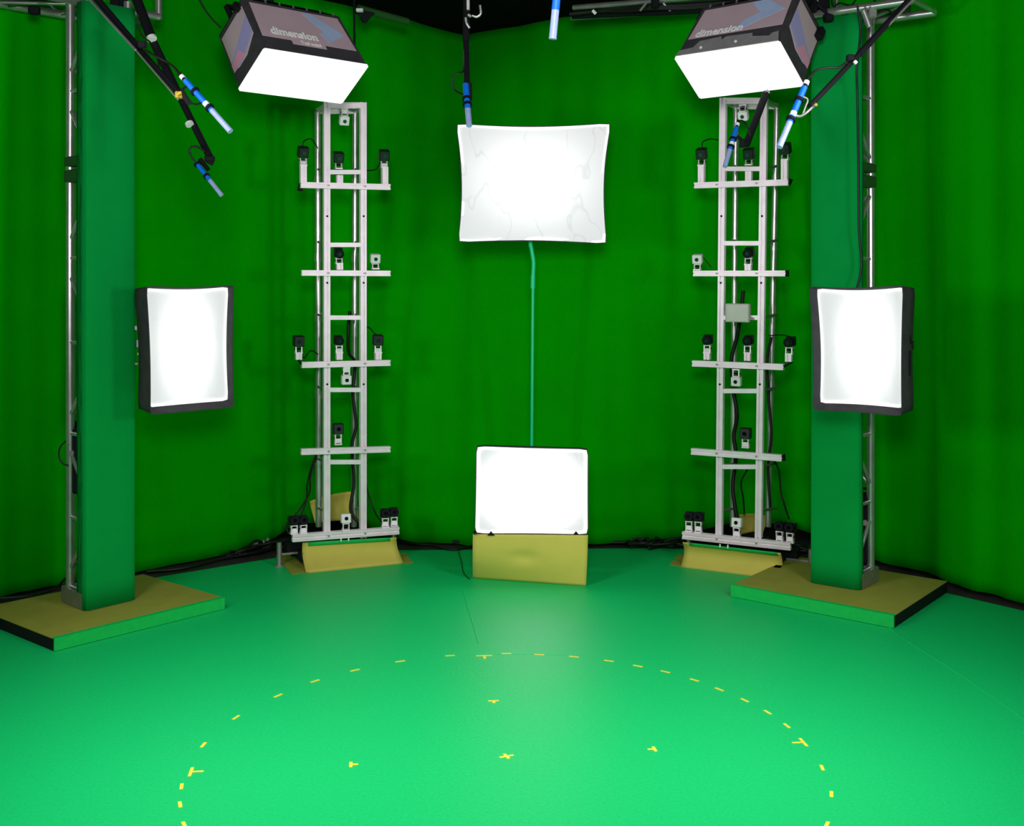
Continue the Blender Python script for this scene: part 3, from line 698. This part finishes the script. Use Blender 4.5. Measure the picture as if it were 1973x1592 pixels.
def softbox(C4, pin, back, straight, depth, lip, dm, label, inset=(0, 0, 0, 0), bulge=0, rim=True, rimw=.02, wrinkle=.0, base=None, group='softboxes around the stage', name='softbox', taper=.28):
    back = V(back).normalized(); n = 14
    ctr = sum(C4, V((0, 0, 0)))/4
    root = thing(name, base if base else ctr, label, 'softbox', group)
    O = outline(C4, pin, n); N = len(O)
    if bulge:
        Q = outline(C4, [q+bulge for q in pin], n)
        for e_ in range(4):
            for dlt, kk in ((0, .93), (-1, .965), (1, .965), (-2, .985), (2, .985)):
                i = (e_*n+dlt) % N; Q[i] = ctr+(Q[i]-ctr)*(kk+1)*.5
    else: Q = O
    rings = [O, [p.lerp(q, .5)+back*straight*.5 for p, q in zip(O, Q)], [p+back*straight for p in Q]]
    cb_ = ctr+back*depth
    for k in (.35, .7, 1.0):
        rings.append([(p+back*straight).lerp(cb_+(p-ctr)*taper, k) for p in Q])
    sh = MB(); vs = [p for rg in rings for p in rg]
    sh.add(vs, [(r_*N+i, r_*N+(i+1) % N, (r_+1)*N+(i+1) % N, (r_+1)*N+i) for r_ in range(len(rings)-1) for i in range(N)], True)
    sh.add(rings[-1], [tuple(range(N))])
    # inner face of the lip and its thickness
    T_ = .006; I = [p+(ctr-p).normalized()*T_ for p in O]
    vx, vy = (C4[1]-C4[0]).normalized(), (C4[3]-C4[0]).normalized()
    C5 = [C4[0]+vx*inset[3]+vy*inset[0], C4[1]-vx*inset[1]+vy*inset[0], C4[2]-vx*inset[1]-vy*inset[2], C4[3]+vx*inset[3]-vy*inset[2]]
    I2 = [p+(ctr-p).normalized()*T_+back*(lip+.004) for p in outline(C5, pin, n)]
    sh.add(O+I+I2, [(i, (i+1) % N, N+(i+1) % N, N+i) for i in range(N)]+[(N+i, N+(i+1) % N, 2*N+(i+1) % N, 2*N+i) for i in range(N)])
    part('shell', sh, 'shell', root, 'dark grey cloth shell')
    vx, vy = (C4[1]-C4[0]).normalized(), (C4[3]-C4[0]).normalized()
    C5 = [C4[0]+vx*inset[3]+vy*inset[0], C4[1]-vx*inset[1]+vy*inset[0], C4[2]-vx*inset[1]-vy*inset[2], C4[3]+vx*inset[3]-vy*inset[2]]
    S = [p+(ctr-p).normalized()*(T_+.001)+back*lip for p in outline(C5, pin, n)]
    nu, nv = 40, 30; rnd = random.Random(len(label))
    def fn(u, v):
        p = inside(S, n, u, v); bow = math.sin(math.pi*u)*math.sin(math.pi*v)
        return p-back*.02*bow+back*wrinkle*math.sin(14*u+9*v*v+3*math.sin(5*v))*v*(1-bow)
    mb = MB().grid(fn, nu, nv)
    uvs = [(i/nu, 1-j/nv) for j in range(nv+1) for i in range(nu+1)]
    mb.build('diffuser', dm, root, uvs=uvs)['label'] = 'glowing white diffuser cloth'
    if rim:
        R0 = [p-back*.003 for p in S]; R1 = [p+(ctr-p).normalized()*rimw-back*.006 for p in S]
        part('cloth_rim', MB().add(R0+R1, [(i, (i+1) % N, N+(i+1) % N, N+i) for i in range(N)], True), 'white_cloth', root, 'bright white cloth border')
    lh = MB(); p0 = cb_-back*.02; lh.tube(p0, p0+back*.12, .075, 18)
    part('lamp_head', lh, 'black', root)
    return root, ctr, cb_, back
DM_side = diffuser_mat('side_diffuser_glow', 2.4, .60, .25, .36, crease=.05)
DM_sideR = diffuser_mat('right_side_diffuser_glow', 2.4, .60, .25, .36, (.05, .02), crease=.05)
DM_low = diffuser_mat('low_diffuser_glow', 4.6, .58, .35, .37, crease=.10, p=3)
DM_up = diffuser_mat('upper_diffuser_glow', 1.25, .60, .36, .36, (.0, .03), crease=.16)
DM_top = diffuser_mat('overhead_diffuser_glow', 1.15, .82, .45, .45, crease=.0, p=2)

# side softboxes
YL, YR = 6.60, 6.99
sb, c, cb_, bk = softbox([ray(281, 550, YL), ray(452, 548, YR), ray(452, 785, YR), ray(289, 800, YL)], (.012, .012, .0, .008), (-.69, .72, 0), .17, .32, .055, DM_side,
    'portrait softbox with dark grey shell beside the left green column', inset=(.008, .006, .032, .0), bulge=.018, base=ray(366, 675, 6.8))
hg = MB().tube(cb_+bk*.05, cb_+bk*.05+V((-.18, -.05, .0)), .014).tube(cb_+bk*.05+V((-.18, -.05, -.2)), cb_+bk*.05+V((-.18, -.05, .2)), .014)
part('yoke', hg, 'steel', sb)
part('yoke_knob', MB().box(ray(263, 632, 6.85), (.02, .02, .03), None, .004).box(ray(266, 662, 6.85), (.018, .02, .05), None, .004).box(ray(268, 682, 6.85), (.02, .02, .02), None, .004).box(ray(264, 701, 6.85), (.025, .02, .015), None, .004), 'steel', sb)
YL, YR = 6.70, 6.30
sb, c, cb_, bk = softbox([ray(1558, 551, YL), ray(1741, 548, YR), ray(1738, 803, YR), ray(1565, 791, YL)], (.014, .004, .006, .014), (.69, .72, 0), .165, .32, .045, DM_sideR,
    'portrait softbox with dark grey shell in front of the right green column', inset=(.008, .0, .034, .022), bulge=.018, base=ray(1650, 675, 6.5))
part('yoke', MB().tube(cb_+bk*.05, cb_+bk*.05+V((.0, .3, .0)), .014).tube(cb_+bk*.05+V((.0, .3, -.2)), cb_+bk*.05+V((.0, .3, .2)), .014), 'steel', sb)
part('yoke_knob', MB().box(ray(1756, 665, 6.45), (.02, .03, .05), None, .004).tube(ray(1752, 645, 6.4), ray(1757, 662, 6.4), .006).box(ray(1751, 700, 6.4), (.012, .04, .14), None, .004), 'black', sb)
# low centre softbox
sb, c, cb_, bk = softbox([ray(917, 859, 7.58), ray(1134, 865, 7.52), ray(1134, 1031, 7.52), ray(914, 1029, 7.58)], (.0, .0, .0, .0), (0, 1, 0), .05, .22, .004, DM_low,
    'landscape softbox standing low behind the olive card in the centre', rim=True, rimw=.028, base=V((.12, 7.62, 0)))
fs = MB().tube((.13, 7.78, 0.0), (.13, 7.78, .62), .016).tube((.13, 7.78, .06), (-.12, 7.72, .0), .010).tube((.13, 7.78, .06), (.38, 7.72, .0), .010).tube((.13, 7.78, .06), (.13, 7.98, .0), .010)
part('stand', fs, 'black', sb)
cl = MB()
for x in (946, 1110): cl.plate([ray(x-7, 1032, 7.5), ray(x+7, 1032, 7.5), ray(x+3, 1028, 7.5), ray(x, 1024, 7.5), ray(x-3, 1028, 7.5)], (0, .012, 0))
cl.tube(ray(915, 1026, 7.5), ray(915, 1026, 7.55), .013, 12)
part('clip', cl, 'black', sb)
bt = [ray(911, 1030, 7.53), ray(1133, 1032, 7.46)]; bb = [onfloor(911, 1115), onfloor(1129, 1130)]
def bd(u, v):
    p = bt[0].lerp(bt[1], u).lerp(bb[0].lerp(bb[1], u), v)
    return p+V((0, -.045, 0))*math.sin(math.pi*v)*(1-.6*u)+V((0, .02, 0))*math.exp(-((u-.45)/.12)**2-((v-.45)/.12)**2)+V((0, 0, .001))
tag(MB().grid(bd, 26, 18, thick=(0, .004, 0)).build('shade_card', 'card'), 'olive yellow card standing on the floor in front of the low centre softbox', 'card')
# upper centre softbox on green pole
st = V((.137, 8.02, 0))
sb, c, cb_, bk = softbox([ray(877, 237, 7.92), ray(1179, 236, 7.92), ray(1171, 471, 7.92), ray(881, 468, 7.92)], (.022, .035, .016, .032), (0, 1, .05), .05, .24, .004, DM_up,
    'large crumpled white softbox on a green pole above the centre', rim=True, rimw=.02, wrinkle=.014, base=st)
bx = ray(1022, 480, 8.08)
part('pole', MB().tube((st.x-.006, 8.08, .03), (st.x+.008, 8.08, ray(0, 545, 8.08).z), .0115, 14), 'green_paint', sb, 'green painted pole')
part('pole_collar', MB().tube(ray(1026.5, 556, 8.08), ray(1027, 530, 8.08), .017, 14), 'green_paint', sb)
part('pole_tip', MB().path([ray(1027, 532, 8.08), ray(1028, 505, 8.08), ray(1024, 480, 8.08), ray(1022, 462, 8.08), ray(1024, 380, 8.12)], .015, 10), 'green_paint', sb)
lg = MB()
for a in (90, 210, 330):
    q = V((st.x+.28*math.cos(math.radians(a)), 8.08+.22*math.sin(math.radians(a)), .012)); lg.tube((st.x, 8.08, .2), q, .009, 8)
part('tripod_leg', lg, 'green_paint', sb)

# overhead softboxes, hung at 45 degrees from the roof trusses
def overhead(pos, yaw, pitch, w_, d_, h_, label, right):
    R_ = Matrix.Rotation(yaw, 3, 'Z') @ Matrix.Rotation(pitch, 3, 'X'); pos = V(pos)
    X, Y, Z = [R_ @ V(q) for q in ((1, 0, 0), (0, 1, 0), (0, 0, 1))]
    L = lambda x, y, z: pos+X*x+Y*y+Z*z
    root = thing('overhead_softbox', pos, label, 'softbox', 'printed overhead softboxes')
    a, b = w_/2, d_/2; t = .96
    sc = lambda z: 1-(1-t)*z/h_
    # shell: four walls + top
    sh = MB(); zs_ = [0, .02, h_*.5, h_]
    rg = [[L(-a*sc(z), -b*sc(z), z), L(a*sc(z), -b*sc(z), z), L(a*sc(z), b*sc(z), z), L(-a*sc(z), b*sc(z), z)] for z in zs_]
    vs = [p for r_ in rg for p in r_]
    sh.add(vs, [(k*4+i, k*4+(i+1) % 4, (k+1)*4+(i+1) % 4, (k+1)*4+i) for k in range(3) for i in range(4)]+[(12, 13, 14, 15), (3, 2, 1, 0)])
    part('shell', sh, 'shell', root, 'black cloth shell')
    # domed black lid with a row of hooks
    part('lid', MB().add([L(-a*.97, -b*.97, h_), L(a*.97, -b*.97, h_), L(a*.97, b*.97, h_), L(-a*.97, b*.97, h_), L(-a*.7, -b*.6, h_+.10), L(a*.7, -b*.6, h_+.10), L(a*.7, b*.6, h_+.10), L(-a*.7, b*.6, h_+.10)],
        [(0, 1, 5, 4), (1, 2, 6, 5), (2, 3, 7, 6), (3, 0, 4, 7), (4, 5, 6, 7)]), 'black', root)
    hk = MB()
    for i in range(7): hk.tube(L(-a*.8+i*a*.27, -b*1.0, h_-.005), L(-a*.8+i*a*.27, -b*1.02, h_+.012), .006, 8)
    part('hook', hk, 'steel', root)
    # printed panels
    def fr(x, z, o=.004): return L(x*sc(z), -(b)*sc(z)-o, z)          # on the near wall
    def sd_(y, z, o=.004):
        s_ = 1 if right else -1; return L(s_*(a*sc(z)+o), y*sc(z), z)
    zb_ = .085*h_/.43 if not right else .14
    zlo = .115 if not right else .150
    pl = MB().plate([fr(-a*.93, zlo), fr(a*.93, zlo-.0), fr(a*.90, h_*.93), fr(-a*.90, h_*.93)], -Y*.003)
    pn = part('printed_panel', pl, 'mauve', root, 'mauve printed side panel with pale blue arrow')
    q = lambda x, z: fr(x, z, .0085)
    zt_ = h_*.93; k = zt_-zlo
    if not right:
        ar = [(.10, .93), (.40, .93), (.82, .52), (.46, .06), (.36, .36), (.48, .50), (.30, .52), (.20, .70)]
    else:
        ar = [(.10, .99), (.42, .99), (.86, .56), (.34, .22), (.03, 0), (-.02, .06), (.10, .38), (.38, .56), (.30, .66)]
    if not right:
        ar = [(.12, .95), (.30, .98), (.84, .44), (.40, .10), (.30, .36), (.42, .46), (.30, .60)]
    part('arrow_print', MB().plate([q(x*a*1.0, zlo+k*z) for x, z in ar], -Y*.001), 'arrow', pn, 'pale blue arrow print')
    # lettering
    def text(s_, size, x, z, extra=0):
        cu = bpy.data.curves.new('lettering', 'FONT'); cu.body = s_; cu.size = size; cu.extrude = .001; cu.offset = 0; cu.resolution_u = 6; cu.bevel_depth = size*.04; cu.bevel_resolution = 0
        o = bpy.data.objects.new('lettering', cu); COL.objects.link(o)
        dg = bpy.context.evaluated_depsgraph_get(); me = bpy.data.meshes.new_from_object(o.evaluated_get(dg)); bpy.data.objects.remove(o)
        wd = max(v.co.x for v in me.vertices)
        mbt = MB(); me_v = [fr(x+v.co.x, z+v.co.y, .0125-v.co.z*.5) for v in me.vertices]
        mbt.add(me_v, [tuple(p.vertices) for p in me.polygons])
        return part('lettering', mbt, 'letters', pn, 'white lettering reading '+s_)
    if not right:
        text('dimension', .083, -a*.74, zlo+.028, .0008); text('Tual waad', .036, -a*.22, zlo-.024, .0004)
        part('print_tab', MB().plate([fr(-a*.38, zlo-.032), fr(a*.28, zlo-.032), fr(a*.28, zlo+.004), fr(-a*.38, zlo+.004)], -Y*.0025), 'mauve', pn)
    else:
        text('dimension', .083, -a*.80, zlo+.004, .0008)
    # side panel: mauve, lilac band and pink corner
    A_ = [(-b*.86, h_*.90), (b*.86, h_*.90), (b*.86, .12), (b*.55, .10), (-b*.1, .10), (-b*.86, .16)]
    s_ = 1 if right else -1
    part('printed_panel', MB().plate([sd_(y, z) for y, z in A_], X*s_*.003), 'mauve', root, 'mauve side panel with lilac and pink bands')
    lst = [(-b*.86, h_*.62), (-b*.86, .30*h_), (b*.50, .22*h_), (b*.86, .30*h_), (b*.86, .42*h_)] if False else [(-b*.86, h_*.66), (-b*.86, h_*.36), (b*.62, h_*.245), (b*.86, h_*.245), (b*.86, h_*.33)]
    lst = [(-b*.86, h_*.72), (-b*.86, .17), (b*.20, .105), (b*.86, .105), (b*.86, h_*.40)]
    part('lilac_band', MB().plate([sd_(y, z, .008) for y, z in lst], X*s_*.001), 'lilac', root.children[-1], 'lilac band')
    part('pink_patch', MB().plate([sd_(y, z, .010) for y, z in [(-b*.1, .115), (b*.86, .105), (b*.86, .16), (b*.2, .19)]], X*s_*.001), 'pink', root.children[-1], 'pink patch') if True else None
    # front lip + diffuser
    lp = MB()
    for (x0, y0, x1, y1) in ((-a, -b, a, -b), (a, -b, a, b), (a, b, -a, b), (-a, b, -a, -b)):
        lp.beam(L(x0, y0, -.004), L(x1, y1, -.004), .014, .014, Z)
    part('cloth_rim', lp, 'white_cloth', root, 'bright white lip')
    n1, n2 = 16, 10
    mb = MB().grid(lambda u, v: L(-a+.008+u*(w_-.016), -b+.008+v*(d_-.016), -.004-.004*math.sin(math.pi*u)*math.sin(math.pi*v)), n1, n2)
    mb.build('diffuser', DM_top, root, uvs=[(i/n1, j/n2) for j in range(n2+1) for i in range(n1+1)])['label'] = 'glowing white diffuser facing down to the stage'
    if right:                              # loose grey flap folded over the lower edge
        fl = [(-1, .0), (1, .0), (.93, .085), (.82, .078), (.78, .055), (.45, .075), (.42, .105), (-.10, .110), (-.16, .086), (-.20, .118), (-.62, .105), (-.70, .055), (-.96, .045)]
        part('flap', MB().plate([fr(x*a, z, .010) for x, z in fl], -Y*.004), 'grey_flap', root, 'loose grey flap folded over the lower edge')
        part('stud', MB().tube(fr(-.52*a, .040, .013), fr(-.52*a, .040, .02), .009, 12).tube(fr(.16*a, .047, .013), fr(.16*a, .047, .02), .009, 12), 'letters', root)
    else:
        pass
    # yoke and drop arm up to the truss
    yk = MB(); top = L(0, 0, h_+.08)
    yk.tube(L(-a*.85, b*.2, h_*.75), L(-a*.85, b*.2, h_+.14), .018).tube(L(a*.85, b*.2, h_*.75), L(a*.85, b*.2, h_+.14), .018).tube(L(-a*.85, b*.2, h_+.14), L(a*.85, b*.2, h_+.14), .018)
    part('yoke', yk, 'black', root)
    pt = L(0, b*.2, h_+.14); part('drop_arm', MB().tube(pt, (pt.x, pt.y, CZ-.002), .02), 'black', root)
    kn = MB().box(L(-a*1.04, -b*.7, h_*.92), (.03, .04, .06), (X, Y, Z), .005).box(L(a*1.04, b*.7, h_*.85), (.04, .05, .08), (X, Y, Z), .005)
    part('knob', kn, 'black', root)
    return root, L
overhead((-1.263, 7.112, 3.198), .786, -.644, .745, .333, .43, 'overhead softbox with mauve printed sides at upper left', False)
overhead((1.364, 7.047, 3.224), -.743, -.66, .7115, .345, .44, 'overhead softbox with mauve printed sides and a loose grey flap at upper right', True)
tag(MB().path([ray(380, -10, 7.0), ray(392, 14, 7.0), ray(408, 36, 7.0), ray(426, 54, 7.0)], .006).build('power_cable', 'rubber'), 'thin black cable running to the left overhead softbox', 'cable')

# ================================================================== MICROPHONES ON BOOMS
def mic(tail, tip, Y0, Y1, rad, split, label, rings=(.22, .55), stub=True):
    p0, p1 = ray(*tail, Y0), ray(*tip, Y1); root = thing('shotgun_microphone', p0, label, 'microphone', 'blue shotgun microphones')
    d = (p1-p0); m_ = p0+d*split
    part('body', MB().tube(p0, m_, rad, 16), 'blue', root, 'bright blue sleeve')
    part('capsule_tube', MB().tube(m_, p1, rad*.98, 16).tube(p1, p1+d.normalized()*.004, rad*1.02, 16), 'pale', root, 'pale blue grey interference tube')
    if stub:
        u = d.normalized()
        part('plug', MB().tube(p0-u*.05, p0, rad*.7, 12), 'black', root); part('tape_mark', MB().tube(p0-u*.03, p0-u*.012, rad*.9, 12).tube(m_-u*.05, m_-u*.03, rad*1.05, 12), 'white_body', root, 'white tape ring')
    for t in rings:
        q = p0+d*t; part('mount_ring', MB().tube(q-d.normalized()*.006, q+d.normalized()*.006, rad*1.6, 14), 'black', root)
    return root, p0, p1
def boom(pts, rads, label, bands=(), silver=None):
    P_ = [ray(x, y, Y) for x, y, Y in pts]; root = thing('boom_pole', P_[0], label, 'boom pole', 'black microphone booms')
    for i in range(len(P_)-1): part('tube', MB().tube(P_[i], P_[i+1], rads[i], 14), 'black', root)
    for x, y, Y, rr in bands:
        q = ray(x, y, Y); dd = (P_[-1]-P_[0]).normalized(); part('band', MB().tube(q-dd*.008, q+dd*.008, rr, 14), 'white_body', root, 'white tape band')
    if silver: part('silver_rod', MB().tube(ray(*silver[0]), ray(*silver[1]), silver[2], 10), 'truss', root, 'bright metal rod beside the pole')
    return root
# left pair
b1 = boom([(178, -12, 5.5), (262, 88, 5.3), (346, 182, 5.05)], (.017, .013), 'black and silver boom pole slanting from the top left to the nearest left microphone', silver=((168, -6, 5.45), (262, 97, 5.25), .006))
part('lower_rod', MB().tube(ray(262, 97, 5.25), ray(343, 192, 5.0), .004), 'truss', b1)
part('clamp', MB().box(ray(274, 86, 5.2), (.035, .03, .03), None, .004), 'black', b1)
part('joint', MB().box(ray(346, 183, 5.02), (.035, .03, .03), None, .004).tube(ray(342, 183, 5.0), ray(350, 178, 5.0), .008), 'brass', b1)
part('shock_mount', MB().path([ray(350, 170, 5.0), ray(362, 190, 5.0), ray(372, 200, 5.0), ray(385, 199, 5.0), ray(393, 192, 5.0)], .005).tube(ray(349, 174, 5.0), ray(366, 160, 5.0), .005).plate([ray(350, 176, 5.0), ray(360, 184, 5.0), ray(370, 200, 5.0), ray(360, 202, 5.0), ray(352, 190, 5.0)], (0, .01, 0)), 'black', b1)
mic((357, 155), (443, 252), 5.0, 4.9, .0125, .60, 'largest blue shotgun microphone at upper left, pointing down right')
tag(MB().path([ray(278, 96, 5.15), ray(300, 108, 5.1), ray(322, 120, 5.08), ray(336, 130, 5.05), ray(346, 143, 5.02)], .005).build('microphone_cable', 'rubber'), 'black cable from the left boom clamp to the large left microphone', 'cable')
b2 = boom([(262, -5, 6.6), (292, 74, 6.5), (348, 190, 6.35), (404, 302, 6.2)], (.028, .022, .019), 'thick black boom pole hanging steeply behind the near left boom', bands=((292, 74, 6.45, .028), (365, 239, 6.25, .022)))
part('joint', MB().box(ray(404, 306, 6.2), (.05, .04, .03), None, .005).tube(ray(398, 308, 6.2), ray(410, 316, 6.2), .012).tube(ray(385, 306, 6.2), ray(402, 328, 6.2), .012), 'black', b2)
part('cable', MB().path([ray(266, 28, 6.4), ray(266, 52, 6.4), ray(275, 70, 6.4), ray(290, 82, 6.4), ray(300, 100, 6.38), ray(307, 130, 6.35)], .005), 'rubber', b2)
mic((378, 314), (426, 375), 6.15, 6.05, .0115, .56, 'small blue microphone at the end of the steep left boom', rings=(.05, .42), stub=False)
tag(MB().path([ray(394, 292, 6.18), ray(380, 283, 6.16), ray(368, 284, 6.15), ray(365, 292, 6.15), ray(370, 304, 6.15), ray(378, 314, 6.15)], .006).build('microphone_cable', 'rubber'), 'looped black cable at the small left microphone', 'cable')
# centre
b3 = boom([(899, -10, 6.9), (898, 80, 6.8), (900, 168, 6.6)], (.020, .017), 'black boom pole hanging straight down left of the roof corner centre')
part('clamp', MB().box(ray(902, 10, 6.8), (.02, .03, .06), None, .003).tube(ray(902, 28, 6.75), ray(908, 32, 6.75), .010), 'steel', b3)
part('hook', MB().path([ray(925, 10, 6.75), ray(926, 26, 6.75), ray(918, 32, 6.75), ray(910, 30, 6.75)], .008).path([ray(897, 34, 6.7), ray(899, 44, 6.7), ray(905, 54, 6.7)], .008), 'truss', b3)
part('cable', MB().path([ray(893, 95, 6.6), ray(893, 135, 6.6), ray(886, 140, 6.55), ray(874, 146, 6.55), ray(871, 162, 6.55), ray(878, 175, 6.55), ray(892, 182, 6.5)], .005), 'rubber', b3)
part('joint', MB().tube(ray(903, 160, 6.55), ray(904, 192, 6.55), .018), 'black', b3)
mic((897, 163), (904, 241), 6.45, 6.3, .0165, .62, 'blue microphone hanging from the straight centre boom over the large softbox', rings=(.36, .5), stub=False)
# top centre, nearest to the lens
mic((1078, -60), (1065, 73), 3.7, 3.7, .0125, .60, 'blue microphone cut by the top frame edge right of the roof corner', rings=(.3,), stub=False)
# right
b4 = boom([(1790, -50, 5.2), (1752, 0, 5.1), (1655, 105, 4.85), (1560, 205, 4.6)], (.014, .014, .011), 'black boom pole slanting across the right truss column', silver=((1768, -10, 5.05), (1690, 72, 4.95), .005))
part('clamp', MB().box(ray(1638, 112, 4.8), (.03, .03, .028), None, .004), 'black', b4)
part('band', MB().tube(ray(1646, 122, 4.78), ray(1650, 118, 4.78), .008), 'white_body', b4)
part('joint', MB().box(ray(1572, 202, 4.58), (.012, .012, .012), None, .003), 'brass', b4)
part('shock_mount', MB().path([ray(1572, 200, 4.6), ray(1556, 215, 4.58), ray(1542, 224, 4.58), ray(1530, 222, 4.58)], .006).path([ray(1546, 222, 4.58), ray(1552, 205, 4.58), ray(1556, 192, 4.58), ray(1546, 186, 4.58)], .004), 'steel', b4)
mic((1550, 168), (1502, 282), 4.6, 4.5, .0125, .60, 'large blue microphone at the right boom end, pointing down left')
tag(MB().path([ray(1632, 120, 4.75), ray(1615, 130, 4.72), ray(1590, 131, 4.7), ray(1572, 136, 4.68), ray(1560, 148, 4.65), ray(1552, 164, 4.62)], .005).build('microphone_cable', 'rubber'), 'black cable from the right boom clamp to the large right microphone', 'cable')
b5 = boom([(1476, 180, 7.0), (1438, 278, 6.7)], (.022,), 'short thick black boom crossing the top of the right camera tower')
part('end_cap', MB().tube(ray(1473, 177, 7.0), ray(1478, 183, 7.0), .024), 'steel', b5)
part('joint', MB().box(ray(1430, 276, 6.65), (.03, .03, .05), None, .004).tube(ray(1440, 280, 6.65), ray(1420, 262, 6.65), .010), 'black', b5)
mic((1419, 246), (1397, 320), 6.6, 6.5, .0135, .58, 'small blue microphone in front of the right camera tower top', rings=(.3, .5))
tag(MB().path([ray(1446, 262, 6.7), ray(1438, 240, 6.68), ray(1428, 232, 6.65), ray(1421, 238, 6.62)], .005).build('microphone_cable', 'rubber'), 'short black cable at the small microphone before the right tower', 'cable')

# ================================================================== TAPE MARKS ON THE FLOOR
ctrf = V((0, 4.83, 0))
def tape(px, py, label, shape='dash', L_=.052, W_=.014, ang=None, k=1.0):
    p = onfloor(px, py); r_ = p-V((-.026, 4.83, 0)); t = V((-r_.y, r_.x, 0)).normalized(); n = V((t.y, -t.x, 0))
    if ang is not None: t = V((math.cos(ang), math.sin(ang), 0)); n = V((t.y, -t.x, 0))
    mb = MB(); up = V((0, 0, .0012)); h = V((0, 0, .0004))
    def strip(c, d_, l, w_, dz=0):
        s_ = V((d_.y, -d_.x, 0)); z = V((0, 0, dz)); mb.plate([c+d_*l/2+s_*w_/2+h+z, c-d_*l/2+s_*w_/2+h+z, c-d_*l/2-s_*w_/2+h+z, c+d_*l/2-s_*w_/2+h+z], up)
    if shape == 'dash': strip(p, t, L_, W_)
    else:
        a_ = -r_.normalized() if shape == 'tee' else n; h1 = .042*k; w1 = .007; l1 = (.05 if shape == 'tee' else .035)*k; l0 = w1 if shape == 'tee' else l1
        P_ = [(-h1, -w1), (-w1, -w1), (-w1, -l0), (w1, -l0), (w1, -w1), (h1, -w1), (h1, w1), (w1, w1), (w1, l1), (-w1, l1), (-w1, w1), (-h1, w1)]
        mb.plate([p+t*x+a_*y+h for x, y in P_], up)
    tag(mb.build('tape_mark', 'yellow'), label, 'tape mark', 'yellow tape marks on the stage floor')
left = [(355, 1590), (347, 1551), (350, 1516), (392, 1436), (455, 1383), (536, 1341), (607, 1313), (684, 1292), (771, 1275), (867, 1264)]
right = [(976, 1260), (1039, 1262), (1106, 1266), (1173, 1274), (1229, 1284), (1282, 1295), (1338, 1311), (1386, 1329), (1435, 1350), (1479, 1373), (1516, 1399), (1584, 1480), (1602, 1531), (1593, 1590)]
ordn = ['first', 'second', 'third', 'fourth', 'fifth', 'sixth', 'seventh', 'eighth', 'ninth', 'tenth', 'eleventh', 'twelfth', 'thirteenth', 'fourteenth']
for i, (x, y) in enumerate(left):
    tape(x, y, 'yellow tape dash, %s from the bottom on the left arc of the floor circle' % ordn[i])
for i, (x, y) in enumerate(right):
    tape(x, y, 'yellow tape dash, %s to the right of the far tee on the floor circle' % ordn[i])
tape(933, 1264, 'far yellow tee tape mark on the circle before the low softbox', 'tee')
tape(368, 1488, 'left yellow tee tape mark on the floor circle', 'tee')
tape(1548, 1431, 'right yellow tee tape mark on the floor circle', 'tee')
tape(676, 1474, 'yellow tape mark inside the circle, left of the middle', 'tee', k=.6)
tape(951, 1351, 'yellow tape mark inside the circle between the middle and the low softbox', 'tee', k=.6)
tape(976, 1458, 'yellow tape cross at the middle of the circle', 'cross', ang=.4, k=.75)
tape(1261, 1444, 'yellow tape mark inside the circle, right of the middle', 'tee', k=.6)
# floor creases in the vinyl: shallow raised welds
def crease(pts, rad, label):
    tag(MB().path([onfloor(x, y)-V((0, 0, rad*.45)) for x, y in pts], rad, 6, 6).build('floor_crease', 'floor'), kind='structure')
crease([(893, 1140), (903, 1175), (912, 1205), (922, 1240)], .007, '')
crease([(850, 1266), (930, 1262), (1060, 1262), (1120, 1268)], .003, '')
crease([(1640, 1135), (1720, 1215), (1850, 1300), (1973, 1385)], .006, '')
